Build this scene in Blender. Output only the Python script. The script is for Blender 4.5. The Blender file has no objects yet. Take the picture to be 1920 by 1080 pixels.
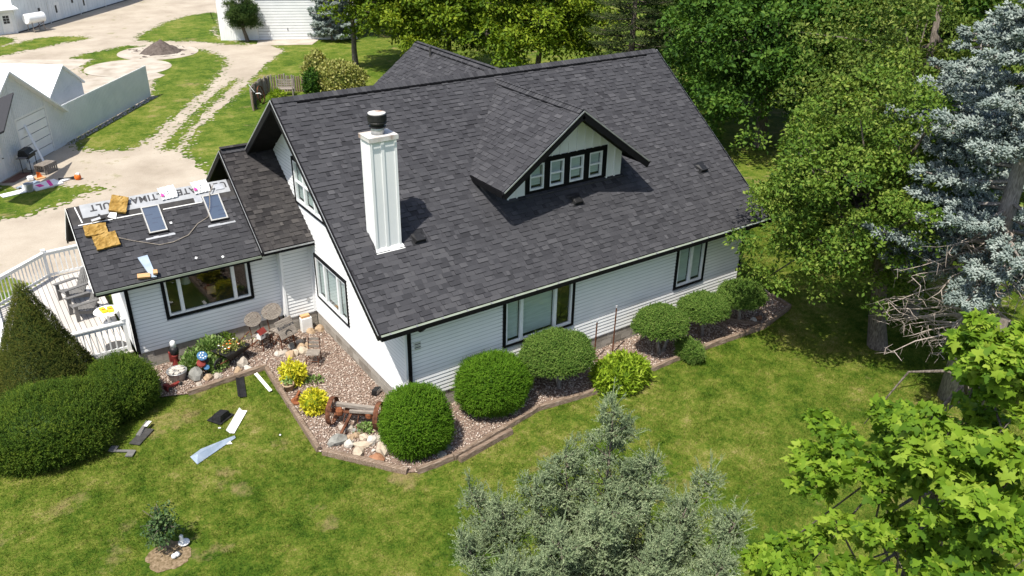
import bpy, math, random
import numpy as np
from mathutils import Vector, Matrix

random.seed(7)
rng = np.random.default_rng(11)
scene = bpy.context.scene

# ------------------------------------------------------------------ camera
CAM = (-8.078, -16.208, 13.064)
YAW, PITCH, ROLL, FPX = 0.60987, 0.46922, 0.01740, 1546.7
fw = Vector((math.cos(PITCH)*math.sin(YAW), math.cos(PITCH)*math.cos(YAW), -math.sin(PITCH)))
rt = Vector((math.cos(YAW), -math.sin(YAW), 0)); up = rt.cross(fw)
r2 = rt*math.cos(ROLL)+up*math.sin(ROLL); u2 = up*math.cos(ROLL)-rt*math.sin(ROLL)
cam_data = bpy.data.cameras.new('camera'); cam = bpy.data.objects.new('camera', cam_data)
scene.collection.objects.link(cam)
M = Matrix((( r2.x, u2.x, -fw.x), (r2.y, u2.y, -fw.y), (r2.z, u2.z, -fw.z))).to_4x4()
M.translation = Vector(CAM); cam.matrix_world = M
cam_data.sensor_width = 36.0; cam_data.lens = FPX/1920*36.0
cam_data.clip_start = 0.1; cam_data.clip_end = 2000
scene.camera = cam

# ------------------------------------------------------------------ daylight
SUN_DIR = Vector((0.47, 0.22, -1.0)).normalized()          # the way the light travels
sun_el = math.asin(-SUN_DIR.z)
to_sun = -SUN_DIR
world = bpy.data.worlds.new('World'); scene.world = world; world.use_nodes = True
nt = world.node_tree
bg = nt.nodes['Background']
sky = nt.nodes.new('ShaderNodeTexSky'); sky.sky_type = 'NISHITA'; sky.sun_disc = False
sky.sun_elevation = sun_el
sky.sun_rotation = math.atan2(to_sun.x, to_sun.y)
sky.air_density = 1.0; sky.dust_density = 2.0; sky.ozone_density = 1.0
nt.links.new(sky.outputs[0], bg.inputs[0]); bg.inputs[1].default_value = 0.128
sl = bpy.data.lights.new('sun', 'SUN'); sl.energy = 4.8; sl.angle = math.radians(0.55); sl.color = (1.0, 0.95, 0.86)
so = bpy.data.objects.new('sun', sl); scene.collection.objects.link(so)
so.rotation_euler = SUN_DIR.to_track_quat('-Z', 'Y').to_euler(); so.location = (-20, -12, 40)
scene.view_settings.view_transform = 'Standard'; scene.view_settings.look = 'None'
scene.view_settings.gamma = 1.0; scene.view_settings.use_curve_mapping = False
scene.view_settings.exposure = 0.60
scene.cycles.use_denoising = True
scene.cycles.max_bounces = 8; scene.cycles.diffuse_bounces = 3; scene.cycles.transparent_max_bounces = 8
scene.cycles.caustics_reflective = False; scene.cycles.caustics_refractive = False

# ------------------------------------------------------------------ helpers
COL = scene.collection
def link(o, parent=None):
    COL.objects.link(o)
    if parent is not None: o.parent = parent
    return o
def tag(o, label=None, cat=None, group=None, kind=None):
    if label: o['label'] = label
    if cat: o['category'] = cat
    if group: o['group'] = group
    if kind: o['kind'] = kind
    return o
def thing(name, label, cat, loc=(0, 0, 0), rz=0.0, group=None, scale=1.0):
    o = bpy.data.objects.new(name, None); o.empty_display_size = 0.2
    o.location = loc; o.rotation_euler = (0, 0, rz); o.scale = (scale,)*3
    return tag(link(o), label, cat, group)

def frame(origin, u, inward):
    """local x along u, local y into the wall, local z up"""
    u = Vector(u).normalized(); i = Vector(inward).normalized(); z = u.cross(i)
    m = Matrix(((u.x, i.x, z.x), (u.y, i.y, z.y), (u.z, i.z, z.z))).to_4x4()
    m.translation = Vector(origin); return m
I4 = Matrix.Identity(4)

class MB:
    def __init__(s, T=None): s.v = []; s.f = []; s.r = []; s.T = T if T is not None else I4
    def add(s, verts, faces, r=0.5):
        n = len(s.v); s.v += [s.T @ Vector(p) for p in verts]
        s.f += [tuple(n+i for i in f) for f in faces]; s.r += [r]*len(faces)
        return s
    def box(s, x0, x1, y0, y1, z0, z1, r=0.5):
        return s.add([(x0,y0,z0),(x1,y0,z0),(x1,y1,z0),(x0,y1,z0),(x0,y0,z1),(x1,y0,z1),(x1,y1,z1),(x0,y1,z1)],
                     [(0,3,2,1),(4,5,6,7),(0,1,5,4),(1,2,6,5),(2,3,7,6),(3,0,4,7)], r)
    def hexa(s, b, t, r=0.5):
        return s.add(list(b)+list(t), [(0,3,2,1),(4,5,6,7),(0,1,5,4),(1,2,6,5),(2,3,7,6),(3,0,4,7)], r)
    def bar(s, a, b, w, h=None, r=0.5, upv=(0,0,1)):
        a = Vector(a); b = Vector(b); h = h or w; d = (b-a)
        if d.length < 1e-6: return s
        d.normalize(); k = Vector(upv)
        if abs(d.dot(k)) > .98: k = Vector((1,0,0))
        x = d.cross(k).normalized()*(w/2); y = x.cross(d).normalized()*(h/2)
        return s.hexa([a-x-y, a+x-y, a+x+y, a-x+y], [b-x-y, b+x-y, b+x+y, b-x+y], r)
    def tube(s, pts, rad, n=6, r=0.5, cap=True):
        pts = [Vector(p) for p in pts]; k = len(pts)
        rad = rad if isinstance(rad, (list, tuple)) else [rad]*k
        vs = []; ref = None
        for i, p in enumerate(pts):
            d = (pts[min(i+1, k-1)]-pts[max(i-1, 0)]).normalized()
            if ref is None or abs(ref.dot(d)) > .95: ref = Vector((0,0,1)) if abs(d.z) < .9 else Vector((1,0,0))
            x = d.cross(ref).normalized(); y = d.cross(x)
            vs += [p+(x*math.cos(2*math.pi*j/n)+y*math.sin(2*math.pi*j/n))*rad[i] for j in range(n)]
        fs = [(i*n+j, i*n+(j+1) % n, (i+1)*n+(j+1) % n, (i+1)*n+j) for i in range(k-1) for j in range(n)]
        if cap: fs += [tuple(range(n-1, -1, -1)), tuple(range((k-1)*n, k*n))]
        return s.add(vs, fs, r)
    def lathe(s, prof, c=(0,0,0), n=16, r=0.5):
        vs = [(c[0]+q*math.cos(2*math.pi*j/n), c[1]+q*math.sin(2*math.pi*j/n), c[2]+z) for q, z in prof for j in range(n)]
        k = len(prof)
        fs = [(i*n+j, i*n+(j+1) % n, (i+1)*n+(j+1) % n, (i+1)*n+j) for i in range(k-1) for j in range(n)]
        fs += [tuple(range(n-1, -1, -1)), tuple(range((k-1)*n, k*n))]
        return s.add(vs, fs, r)
    def prism(s, poly, z0, z1, r=0.5):
        n = len(poly)
        vs = [(x, y, z0) for x, y in poly]+[(x, y, z1) for x, y in poly]
        return s.add(vs, [tuple(range(n-1, -1, -1)), tuple(range(n, 2*n))]+[(i, (i+1) % n, n+(i+1) % n, n+i) for i in range(n)], r)
    def mesh(s, name, mat, smooth=False):
        me = bpy.data.meshes.new(name); me.from_pydata([tuple(p) for p in s.v], [], s.f)
        a = me.attributes.new('rnd', 'FLOAT', 'FACE'); a.data.foreach_set('value', s.r)
        me.materials.append(mat)
        if smooth: me.polygons.foreach_set('use_smooth', [True]*len(me.polygons))
        me.validate(); return me
    def build(s, name, mat, parent=None, smooth=False, bevel=0.0):
        o = bpy.data.objects.new(name, s.mesh(name, mat, smooth)); link(o, parent)
        if bevel:
            b = o.modifiers.new('bevel', 'BEVEL'); b.width = bevel; b.segments = 1; b.limit_method = 'ANGLE'
        return o

def fast_mesh(name, V, F, mat, rnd=None, smooth=False):
    """numpy arrays to one mesh; F is (n,3) or (n,4)"""
    me = bpy.data.meshes.new(name); n, k = F.shape
    me.vertices.add(len(V)); me.vertices.foreach_set('co', np.ascontiguousarray(V, dtype=np.float32).ravel())
    me.loops.add(n*k); me.loops.foreach_set('vertex_index', F.astype(np.int32).ravel())
    me.polygons.add(n); me.polygons.foreach_set('loop_start', np.arange(0, n*k, k, dtype=np.int32))
    me.polygons.foreach_set('loop_total', np.full(n, k, dtype=np.int32))
    if smooth: me.polygons.foreach_set('use_smooth', np.ones(n, dtype=bool))
    me.materials.append(mat); me.update(calc_edges=True)
    if rnd is not None:
        a = me.attributes.new('rnd', 'FLOAT', 'FACE'); a.data.foreach_set('value', np.asarray(rnd, dtype=np.float32))
    return me
def obj(name, me, parent=None): return link(bpy.data.objects.new(name, me), parent)

# ------------------------------------------------------------------ materials
def ramp_of(n, stops):
    r = n.new('ShaderNodeValToRGB'); e = r.color_ramp.elements
    while len(e) < len(stops): e.new(0.5)
    for el, (p, c) in zip(e, stops): el.position = p; el.color = (*c, 1)
    return r
def pm(name, cols, rough=0.8, scale=6.0, detail=5.0, bump=0.0, bscale=60.0, metal=0.0, src='noise', spec=0.3,
       mixnoise=0.35, stretch=None, coord='Object'):
    """principled material whose colour runs through a ramp driven by noise, a per-face value or a per-object random"""
    m = bpy.data.materials.new(name); m.use_nodes = True; t = m.node_tree; n = t.nodes; L = t.links
    b = n['Principled BSDF']; b.inputs['Roughness'].default_value = rough; b.inputs['Metallic'].default_value = metal
    b.inputs['Specular IOR Level'].default_value = spec
    tc = n.new('ShaderNodeTexCoord'); vec = tc.outputs[coord]
    if stretch:
        mp = n.new('ShaderNodeMapping'); mp.inputs['Scale'].default_value = stretch; L.new(vec, mp.inputs[0]); vec = mp.outputs[0]
    nz = n.new('ShaderNodeTexNoise'); nz.inputs['Scale'].default_value = scale; nz.inputs['Detail'].default_value = detail
    L.new(vec, nz.inputs['Vector'])
    if isinstance(cols[0], (int, float)): cols = [tuple(c*.85 for c in cols), tuple(min(c*1.12, .95) for c in cols)]
    stops = [(0.3+0.4*i/(len(cols)-1), c) for i, c in enumerate(cols)]
    if src == 'noise':
        r = ramp_of(n, stops); L.new(nz.outputs[0], r.inputs[0])
    else:
        stops = [(i/(len(cols)-1), c) for i, c in enumerate(cols)]
        r = ramp_of(n, stops)
        if src == 'attr':
            a = n.new('ShaderNodeAttribute'); a.attribute_name = 'rnd'; s = a.outputs['Fac']
        else:
            a = n.new('ShaderNodeObjectInfo'); s = a.outputs['Random']
        md = n.new('ShaderNodeMath'); md.operation = 'MULTIPLY_ADD'
        sb = n.new('ShaderNodeMath'); sb.operation = 'SUBTRACT'; L.new(nz.outputs[0], sb.inputs[0]); sb.inputs[1].default_value = .5
        L.new(sb.outputs[0], md.inputs[0]); md.inputs[1].default_value = mixnoise*2; L.new(s, md.inputs[2])
        L.new(md.outputs[0], r.inputs[0])
    L.new(r.outputs[0], b.inputs['Base Color'])
    if bump:
        nb = n.new('ShaderNodeTexNoise'); nb.inputs['Scale'].default_value = bscale; nb.inputs['Detail'].default_value = 4
        L.new(vec, nb.inputs['Vector'])
        bp = n.new('ShaderNodeBump'); bp.inputs['Strength'].default_value = bump; bp.inputs['Distance'].default_value = 0.02
        L.new(nb.outputs[0], bp.inputs['Height']); L.new(bp.outputs[0], b.inputs['Normal'])
    return m
def leafmat(name, cols, trans=0.35, rough=0.6, spec=0.10):
    """two-sided leaf: diffuse and gloss plus light coming through; colour by per-leaf value and a slow noise"""
    m = bpy.data.materials.new(name); m.use_nodes = True; t = m.node_tree; n = t.nodes; L = t.links
    b = n['Principled BSDF']; b.inputs['Roughness'].default_value = rough; b.inputs['Specular IOR Level'].default_value = spec
    a = n.new('ShaderNodeAttribute'); a.attribute_name = 'rnd'
    tc = n.new('ShaderNodeTexCoord'); nz = n.new('ShaderNodeTexNoise'); nz.inputs['Scale'].default_value = 1.1
    L.new(tc.outputs['Object'], nz.inputs['Vector'])
    md = n.new('ShaderNodeMath'); md.operation = 'MULTIPLY_ADD'; sb = n.new('ShaderNodeMath'); sb.operation = 'SUBTRACT'
    L.new(nz.outputs[0], sb.inputs[0]); sb.inputs[1].default_value = .5
    L.new(sb.outputs[0], md.inputs[0]); md.inputs[1].default_value = 0.5; L.new(a.outputs['Fac'], md.inputs[2])
    r = ramp_of(n, [(i/(len(cols)-1), c) for i, c in enumerate(cols)]); L.new(md.outputs[0], r.inputs[0])
    L.new(r.outputs[0], b.inputs['Base Color'])
    tr = n.new('ShaderNodeBsdfTranslucent'); mx = n.new('ShaderNodeMixShader'); mx.inputs[0].default_value = trans
    g = n.new('ShaderNodeMix'); g.data_type = 'RGBA'; g.blend_type = 'MULTIPLY'; g.inputs[0].default_value = 1
    L.new(r.outputs[0], g.inputs[6]); g.inputs[7].default_value = (1.5, 1.35, .6, 1); L.new(g.outputs[2], tr.inputs[0])
    L.new(b.outputs[0], mx.inputs[1]); L.new(tr.outputs[0], mx.inputs[2])
    L.new(mx.outputs[0], n['Material Output'].inputs[0]); return m
def glassmat(name, tint=(.86, .93, .92), refl=.08):
    m = bpy.data.materials.new(name); m.use_nodes = True; t = m.node_tree; n = t.nodes; L = t.links
    n.remove(n['Principled BSDF'])
    tr = n.new('ShaderNodeBsdfTransparent'); tr.inputs[0].default_value = (*tint, 1)
    gl = n.new('ShaderNodeBsdfGlossy'); gl.inputs['Roughness'].default_value = .02; gl.inputs[0].default_value = (.95, .97, 1, 1)
    lw = n.new('ShaderNodeLayerWeight'); pw = n.new('ShaderNodeMath'); pw.operation = 'POWER'; L.new(lw.outputs['Facing'], pw.inputs[0]); pw.inputs[1].default_value = 3.0
    fr = n.new('ShaderNodeMath'); fr.operation = 'MULTIPLY_ADD'; L.new(pw.outputs[0], fr.inputs[0]); fr.inputs[1].default_value = .75; fr.inputs[2].default_value = refl
    mx = n.new('ShaderNodeMixShader'); L.new(fr.outputs[0], mx.inputs[0]); L.new(tr.outputs[0], mx.inputs[1]); L.new(gl.outputs[0], mx.inputs[2])
    L.new(mx.outputs[0], n['Material Output'].inputs[0]); return m

def lawnmat(name, blades=False):
    m = bpy.data.materials.new(name); m.use_nodes = True; t = m.node_tree; n = t.nodes; L = t.links
    b = n['Principled BSDF']; b.inputs['Roughness'].default_value = .8; b.inputs['Specular IOR Level'].default_value = .06
    g = n.new('ShaderNodeNewGeometry')
    def noise(sc, det=4, rough=.6):
        z = n.new('ShaderNodeTexNoise'); z.inputs['Scale'].default_value = sc; z.inputs['Detail'].default_value = det
        z.inputs['Roughness'].default_value = rough; L.new(g.outputs['Position'], z.inputs['Vector']); return z.outputs[0]
    def mul(a, k): q = n.new('ShaderNodeMath'); q.operation = 'MULTIPLY'; L.new(a, q.inputs[0]); q.inputs[1].default_value = k; return q.outputs[0]
    def plus(a, c): q = n.new('ShaderNodeMath'); q.operation = 'ADD'; L.new(a, q.inputs[0]); L.new(c, q.inputs[1]); return q.outputs[0]
    s = plus(plus(mul(noise(.22, 3), .32), mul(noise(1.2, 5, .65), .42)), plus(mul(noise(5.5, 4, .7), .34), mul(noise(22, 3, .7), .24)))
    if blades:
        a = n.new('ShaderNodeAttribute'); a.attribute_name = 'rnd'; s = plus(s, mul(a.outputs['Fac'], .13))
    st = [(.50, (.016, .038, .004)), (.585, (.045, .088, .008)), (.66, (.086, .126, .014)), (.74, (.155, .172, .032)), (.82, (.25, .215, .085))]
    r = ramp_of(n, st if not blades else [(q+.06, c) for q, c in st])
    L.new(s, r.inputs[0])
    # worn, dry spots
    w = n.new('ShaderNodeTexNoise'); w.inputs['Scale'].default_value = .55; w.inputs['Detail'].default_value = 6; w.inputs['Roughness'].default_value = .68
    of = n.new('ShaderNodeVectorMath'); of.operation = 'ADD'; of.inputs[1].default_value = (31, 7, 3)
    L.new(g.outputs['Position'], of.inputs[0]); L.new(of.outputs[0], w.inputs['Vector'])
    mr = n.new('ShaderNodeMapRange'); mr.inputs[1].default_value = .60; mr.inputs[2].default_value = .70; L.new(w.outputs[0], mr.inputs[0])
    mr.inputs[4].default_value = .75
    mx = n.new('ShaderNodeMix'); mx.data_type = 'RGBA'; L.new(mr.outputs[0], mx.inputs[0]); L.new(r.outputs[0], mx.inputs[6]); mx.inputs[7].default_value = (.27, .20, .10, 1)
    L.new(mx.outputs[2], b.inputs['Base Color'])
    if not blades:
        bp = n.new('ShaderNodeBump'); bp.inputs['Strength'].default_value = .9; bp.inputs['Distance'].default_value = .05
        L.new(plus(mul(noise(30, 5, .8), .7), mul(noise(6, 3), .3)), bp.inputs['Height']); L.new(bp.outputs[0], b.inputs['Normal'])
    else:
        tr = n.new('ShaderNodeBsdfTranslucent'); L.new(mx.outputs[2], tr.inputs[0]); q = n.new('ShaderNodeMixShader'); q.inputs[0].default_value = .3
        L.new(b.outputs[0], q.inputs[1]); L.new(tr.outputs[0], q.inputs[2]); L.new(q.outputs[0], n['Material Output'].inputs[0])
    return m

def drivemat(name):
    m = bpy.data.materials.new(name); m.use_nodes = True; t = m.node_tree; n = t.nodes; L = t.links
    b = n['Principled BSDF']; b.inputs['Roughness'].default_value = .95; b.inputs['Specular IOR Level'].default_value = .1
    g = n.new('ShaderNodeNewGeometry')
    def noise(sc, det=4, rough=.6):
        z = n.new('ShaderNodeTexNoise'); z.inputs['Scale'].default_value = sc; z.inputs['Detail'].default_value = det
        z.inputs['Roughness'].default_value = rough; L.new(g.outputs['Position'], z.inputs['Vector']); return z.outputs[0]
    r = ramp_of(n, [(.25, (.20, .16, .12)), (.42, (.31, .265, .21)), (.56, (.385, .335, .27)), (.75, (.46, .415, .35))])
    ad = n.new('ShaderNodeMath'); ad.operation = 'MULTIPLY_ADD'; L.new(noise(.35, 6, .65), ad.inputs[0]); ad.inputs[1].default_value = .6
    m2 = n.new('ShaderNodeMath'); m2.operation = 'MULTIPLY'; L.new(noise(18, 5, .75), m2.inputs[0]); m2.inputs[1].default_value = .4
    L.new(m2.outputs[0], ad.inputs[2]); L.new(ad.outputs[0], r.inputs[0])
    # weeds coming through
    w = noise(.5, 8, .72); mr = n.new('ShaderNodeMapRange'); mr.inputs[1].default_value = .60; mr.inputs[2].default_value = .68; mr.inputs[4].default_value = .75
    L.new(w, mr.inputs[0])
    mx = n.new('ShaderNodeMix'); mx.data_type = 'RGBA'; L.new(mr.outputs[0], mx.inputs[0]); L.new(r.outputs[0], mx.inputs[6]); mx.inputs[7].default_value = (.17, .17, .06, 1)
    L.new(mx.outputs[2], b.inputs['Base Color'])
    bp = n.new('ShaderNodeBump'); bp.inputs['Strength'].default_value = .5; bp.inputs['Distance'].default_value = .03
    L.new(noise(35, 4, .7), bp.inputs['Height']); L.new(bp.outputs[0], b.inputs['Normal'])
    return m

mt = {}
mt['lawn'] = lawnmat('lawn'); mt['blade'] = lawnmat('grass_blades', True); mt['drive'] = drivemat('drive_gravel')
mt['white'] = pm('white_siding', [(.72, .73, .73), (.79, .795, .79)], .5, 1.3, detail=7, bump=.05, bscale=25, spec=.25)
mt['lap_shade'] = pm('siding_lap_shade', [(.46, .47, .47), (.60, .61, .61)], .8, 2.2, detail=6, spec=.1)  # tone of the shadow line painted along each siding lap
mt['whitepaint'] = pm('white_paint', [(.70, .70, .68), (.80, .80, .78)], .5, 5, bump=.06)
mt['trim'] = pm('black_trim', [(.004, .004, .005), (.008, .008, .009)], .6, 9, spec=.12)
mt['soffit'] = pm('dark_soffit', [(.007, .0065, .0065), (.016, .014, .013)], .8, 5, spec=.1)
mt['vinyl'] = pm('vinyl_sash', [(.70, .72, .73), (.80, .81, .82)], .35, 8)
mt['blind'] = pm('window_blind', [(.46, .50, .48), (.58, .62, .60)], .8, 2.0, stretch=(1, 1, 12))
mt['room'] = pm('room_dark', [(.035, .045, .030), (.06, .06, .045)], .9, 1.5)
mt['glass'] = glassmat('window_glass')
SHC = [(.031, .031, .0345), (.041, .041, .0455), (.052, .052, .057), (.063, .0627, .068), (.080, .0795, .085)]
SHO = [(.037, .037, .041), (.046, .046, .051), (.053, .053, .058), (.060, .0597, .065), (.069, .0687, .0735)]
mt['sh_o'] = pm('shingle_granules', SHO, .92, 22, src='obj', mixnoise=.22, bump=.35, bscale=160, spec=.06)
mt['sh_a'] = pm('shingle_granules_field', SHC, .92, 22, src='attr', mixnoise=.22, bump=.35, bscale=160, spec=.06)
SHW = [(.020, .019, .020), (.032, .030, .031), (.048, .045, .045), (.062, .058, .057), (.084, .078, .075)]
mt['sh_w'] = pm('shingle_granules_dusty', SHW, .92, 14, src='attr', mixnoise=.25, bump=.35, bscale=160, spec=.06)
mt['deckroof'] = pm('roof_deck', [(.018, .018, .019), (.03, .03, .031)], .9, 10)
mt['felt'] = pm('roof_felt', [(.030, .029, .030), (.055, .052, .050)], .9, 6)
mt['metal'] = pm('galvanised_metal', [(.40, .41, .42), (.58, .59, .60)], .42, 5, metal=.7, spec=.5)
mt['skyframe'] = pm('skylight_frame', [(.34, .335, .32), (.44, .435, .42)], .5, 8)
mt['gutter'] = pm('gutter_lining', [(.20, .235, .185), (.30, .335, .275)], .5, 4, metal=.2, stretch=(.6, 6, 6))  # greenish tint paints a reflection on the gutter metal
mt['block'] = pm('concrete_block', [(.20, .175, .145), (.29, .265, .23), (.36, .33, .29)], .95, 5, src='obj', bump=.5, bscale=35, mixnoise=.35, spec=.1)
mt['mortar'] = pm('mortar', [(.24, .22, .19), (.32, .30, .27)], .95, 9)
mt['rust'] = pm('rusty_iron', [(.045, .020, .013), (.105, .043, .024), (.17, .075, .04)], .9, 9, bump=.4, bscale=50, spec=.15)
mt['rustbright'] = pm('orange_rust', [(.13, .045, .02), (.27, .10, .045)], .9, 12, bump=.4, spec=.15)
mt['oldwood'] = pm('weathered_grey_wood', [(.13, .11, .095), (.24, .21, .18), (.34, .30, .26)], .92, 5, stretch=(1, 14, 14), bump=.5, bscale=18, spec=.1)
mt['timber'] = pm('weathered_timber', [(.105, .072, .052), (.20, .145, .105), (.31, .25, .20)], .92, 4, stretch=(1, 12, 12), bump=.7, bscale=12, spec=.1)
mt['bark'] = pm('bark', [(.055, .045, .036), (.13, .11, .09), (.20, .17, .14)], .95, 5, stretch=(6, 6, 1.2), bump=.9, bscale=14, spec=.1)
mt['barklight'] = pm('grey_bark', [(.13, .115, .10), (.26, .235, .21), (.36, .33, .30)], .95, 6, stretch=(6, 6, 1.2), bump=.9, bscale=16, spec=.1)
mt['deadtwig'] = pm('dead_twig', [(.22, .18, .15), (.38, .33, .29)], .9, 8)
mt['concrete'] = pm('old_concrete', [(.29, .25, .20), (.38, .335, .28), (.44, .40, .34)], .95, .9, detail=8, bump=.2, bscale=25, spec=.1)
mt['soil'] = pm('soil', [(.07, .05, .038), (.13, .095, .07)], 1, 4, bump=.6, bscale=20, spec=.05)
mt['mulch'] = pm('dry_mulch', [(.10, .075, .04), (.19, .14, .085), (.27, .205, .135)], 1, 14, bump=.8, bscale=40, spec=.05)
mt['gravelsheet'] = pm('bed_floor', [(.13, .09, .07), (.24, .175, .14)], 1, 16, bump=.6, bscale=40, spec=.05)
STC = [(.11, .082, .066), (.22, .16, .125), (.32, .245, .195), (.41, .33, .27), (.50, .43, .37), (.62, .565, .51)]
mt['stone_s'] = pm('pink_gravel', STC, .9, 30, src='attr', mixnoise=.1, spec=.2)
mt['black'] = pm('matte_black', [(.008, .008, .009), (.02, .02, .021)], .5, 12)
mt['darkgrey'] = pm('dark_grey_metal', [(.035, .034, .033), (.06, .058, .056)], .6, 12)
mt['foam'] = pm('yellow_foam', [(.17, .095, .022), (.30, .185, .052), (.40, .265, .095)], .95, 7, detail=8, bump=.9, bscale=22, spec=.05)
mt['paper'] = pm('underlayment', [(.28, .29, .305), (.36, .37, .385)], .7, 6)
mt['ink'] = pm('print_ink', [(.035, .035, .038), (.06, .06, .065)], .8, 20)
mt['wrap'] = pm('white_wrapper', [(.70, .70, .71), (.80, .80, .80)], .4, 7, bump=.3, bscale=15)
mt['pink'] = pm('pink_print', [(.62, .02, .22), (.75, .06, .32)], .6, 9)
mt['whitemetal'] = pm('white_metal_sheet', [(.63, .655, .66), (.72, .735, .735)], .5, 1.2, detail=7, spec=.35)
mt['whiteroof'] = pm('white_metal_roof', [(.74, .75, .76), (.82, .83, .83)], .4, 2)
mt['cleanwood'] = pm('new_lumber', [(.45, .25, .11), (.60, .37, .19)], .8, 5, stretch=(1, 10, 10))
mt['yellow'] = pm('yellow_print', [(.75, .50, .01), (.85, .62, .03)], .5, 9)
mt['red'] = pm('red_paint', [(.13, .018, .014), (.22, .035, .028)], .6, 9)
mt['orange'] = pm('orange_plastic', [(.55, .10, .01), (.70, .16, .02)], .5, 9)
mt['sky_reflect'] = pm('skylight_reflection_tint', [(.055, .075, .092), (.085, .105, .12)], .6, 2)  # blue stands in for the sky reflected in the skylights
mt['blue'] = pm('blue_paint', [(.04, .12, .24), (.08, .19, .34)], .5, 14)
mt['bluesheet'] = pm('blue_grey_flashing', [(.27, .34, .43), (.38, .45, .54)], .45, 6, metal=.3)
mt['greywood'] = pm('grey_painted_wood', [(.10, .098, .095), (.17, .165, .16)], .75, 6, stretch=(1, 8, 8), spec=.2)
mt['deckboard'] = pm('whitewashed_deck', [(.40, .375, .345), (.50, .475, .445)], .75, 4, src='obj', mixnoise=.4, spec=.2)
mt['brownwall'] = pm('brown_boards', [(.045, .030, .022), (.08, .055, .04)], .85, 5, stretch=(1, 1, 8))

# ================================================================== GROUND
from mathutils import noise as mnoise
YARD = [(-11.84, 15.89), (-8.88, 16.68), (-7.13, 14.29), (-5.29, 13.6), (-3.43, 15.13), (-1.25, 18.24), (1.24, 22.07), (1.31, 24.05), (1.11, 25.55), (1.26, 26.79), (2.04, 28.6), (3.54, 31.31), (5.62, 34.44), (8.15, 38.49), (11.13, 43.32), (13.35, 46.81), (15.01, 49.21), (14.88, 51.86), (13.73, 53.04), (12.84, 54.36), (12.41, 56.54), (12.73, 59.86), (16.33, 69.81), (22.89, 89.6), (15.38, 102.38), (0.26, 73.21), (-5.23, 67.06), (-13.6, 59.81), (-17.19, 36.48)]
ISL_A = [(-11.9, 27.78), (-8.18, 26.26), (-6.97, 25.83), (-6.61, 25.27), (-5.85, 24.47), (-4.8, 24.31), (-3.96, 24.11), (-3.18, 23.21), (-3.4, 22.77), (-4.24, 22.43), (-5.17, 21.87), (-6.26, 21.26), (-7.42, 21.24), (-8.58, 20.84), (-11.86, 20.5)]
ISL_B = [(-2.8, 29.5), (-2.16, 28.9), (-1.28, 28.25), (-0.46, 28.7), (0.34, 29.65), (1.32, 31.41), (2.84, 33.99), (4.54, 36.59), (6.78, 40.53), (8.76, 44.3), (9.82, 46.84), (10.19, 49.33), (9.87, 51.67), (8.75, 54.32), (7.29, 55.92), (4.67, 56.9), (1.23, 54.97), (0.32, 53.9), (1.64, 52.68), (0.52, 50.76), (0.34, 47.66), (4.51, 45.99), (2.71, 39.25), (-3.42, 31.06)]
ISL_C = [(0.3, 27.69), (1.24, 29.09), (2.36, 31.27), (3.78, 33.84), (5.77, 37.1), (7.35, 39.49), (8.91, 41.47), (8.13, 39.73), (6.22, 36.51), (4.55, 33.93), (3.02, 31.12), (1.88, 28.7), (1.22, 27.56), (0.71, 27.02)]
ISL_D = [(-5.63, 61.54), (-3.48, 61.3), (-1.93, 62.48), (-0.44, 63.8), (1.07, 63.79), (2.61, 63.2), (3.25, 61.71), (2.27, 61.17), (1.02, 60.8), (-0.33, 59.5), (-2.32, 58.43), (-3.88, 57.23), (-6.01, 56.25)]
ISL_E = [(6.1, 59.0), (6.96, 61.33), (8.2, 63.32), (10.45, 66.91), (13.12, 69.69), (15.77, 70.89), (16.23, 69.49), (12.73, 59.86), (12.3, 56.04), (13.32, 53.81), (13.58, 52.6), (11.74, 53.65), (10.97, 55.42), (8.87, 57.15), (7.27, 57.52)]
ISL_F = [(-5.34, 65.49), (-3.03, 65.82), (-2.25, 65.1), (-2.14, 63.67), (-2.8, 62.45), (-3.43, 61.78), (-5.63, 61.54)]
PAD = [(-5.97, 56.88), (-4.0, 55.96), (1.58, 52.72), (0.52, 50.76), (-0.29, 49.6), (-6.35, 51.59)]
APRON = [(13.8, 51.95), (17.86, 50.16), (19.44, 52.27), (15.04, 54.76)]
STRIP = [(-0.05, 46.38), (4.51, 45.99), (4.93, 44.77), (4.42, 44.12), (-0.99, 41.78)]
BED = [(-5.25, 6.36), (-1.0, 6.36), (-1.0, 6.07), (0.03, 6.07), (0.03, 0.03), (12.5, 0.03), (12.6, 0.6), (14.2, .5), (13.75, -1.4), (11.85, -1.84), (8.5, -1.70), (5.3, -1.78), (3.16, -1.5), (1.83, -1.77), (.13, -2.06),
       (-.87, -2.0), (-1.06, -1.9), (-2.52, .04), (-2.41, 2.24), (-2.26, 4.54), (-4.54, 4.39), (-5.25, 4.65)]
def jagged(pts, step, amp, seed=0.0):
    out = []
    for i, a in enumerate(pts):
        b = pts[(i+1) % len(pts)]; dx, dy = b[0]-a[0], b[1]-a[1]; l = math.hypot(dx, dy)
        k = max(1, int(l/step)); nx, ny = -dy/max(l, 1e-6), dx/max(l, 1e-6)
        for j in range(k):
            x, y = a[0]+dx*j/k, a[1]+dy*j/k
            o = amp*(mnoise.noise(Vector((x*.9, y*.9, seed)))*1.2+mnoise.noise(Vector((x*2.9, y*2.9, seed+9)))*.8+mnoise.noise(Vector((x*8.3, y*8.3, seed+4)))*.55)
            out.append((x+nx*o, y+ny*o))
    return out
def sheet(name, pts, z, mat, step=None, amp=0.0, seed=0.0, label=None, kind='structure'):
    q = jagged(pts, step, amp, seed) if step else pts
    me = bpy.data.meshes.new(name); me.from_pydata([(x, y, z) for x, y in q], [], [tuple(range(len(q)))]); me.materials.append(mat)
    return tag(obj(name, me), label, None, None, kind)
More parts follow.
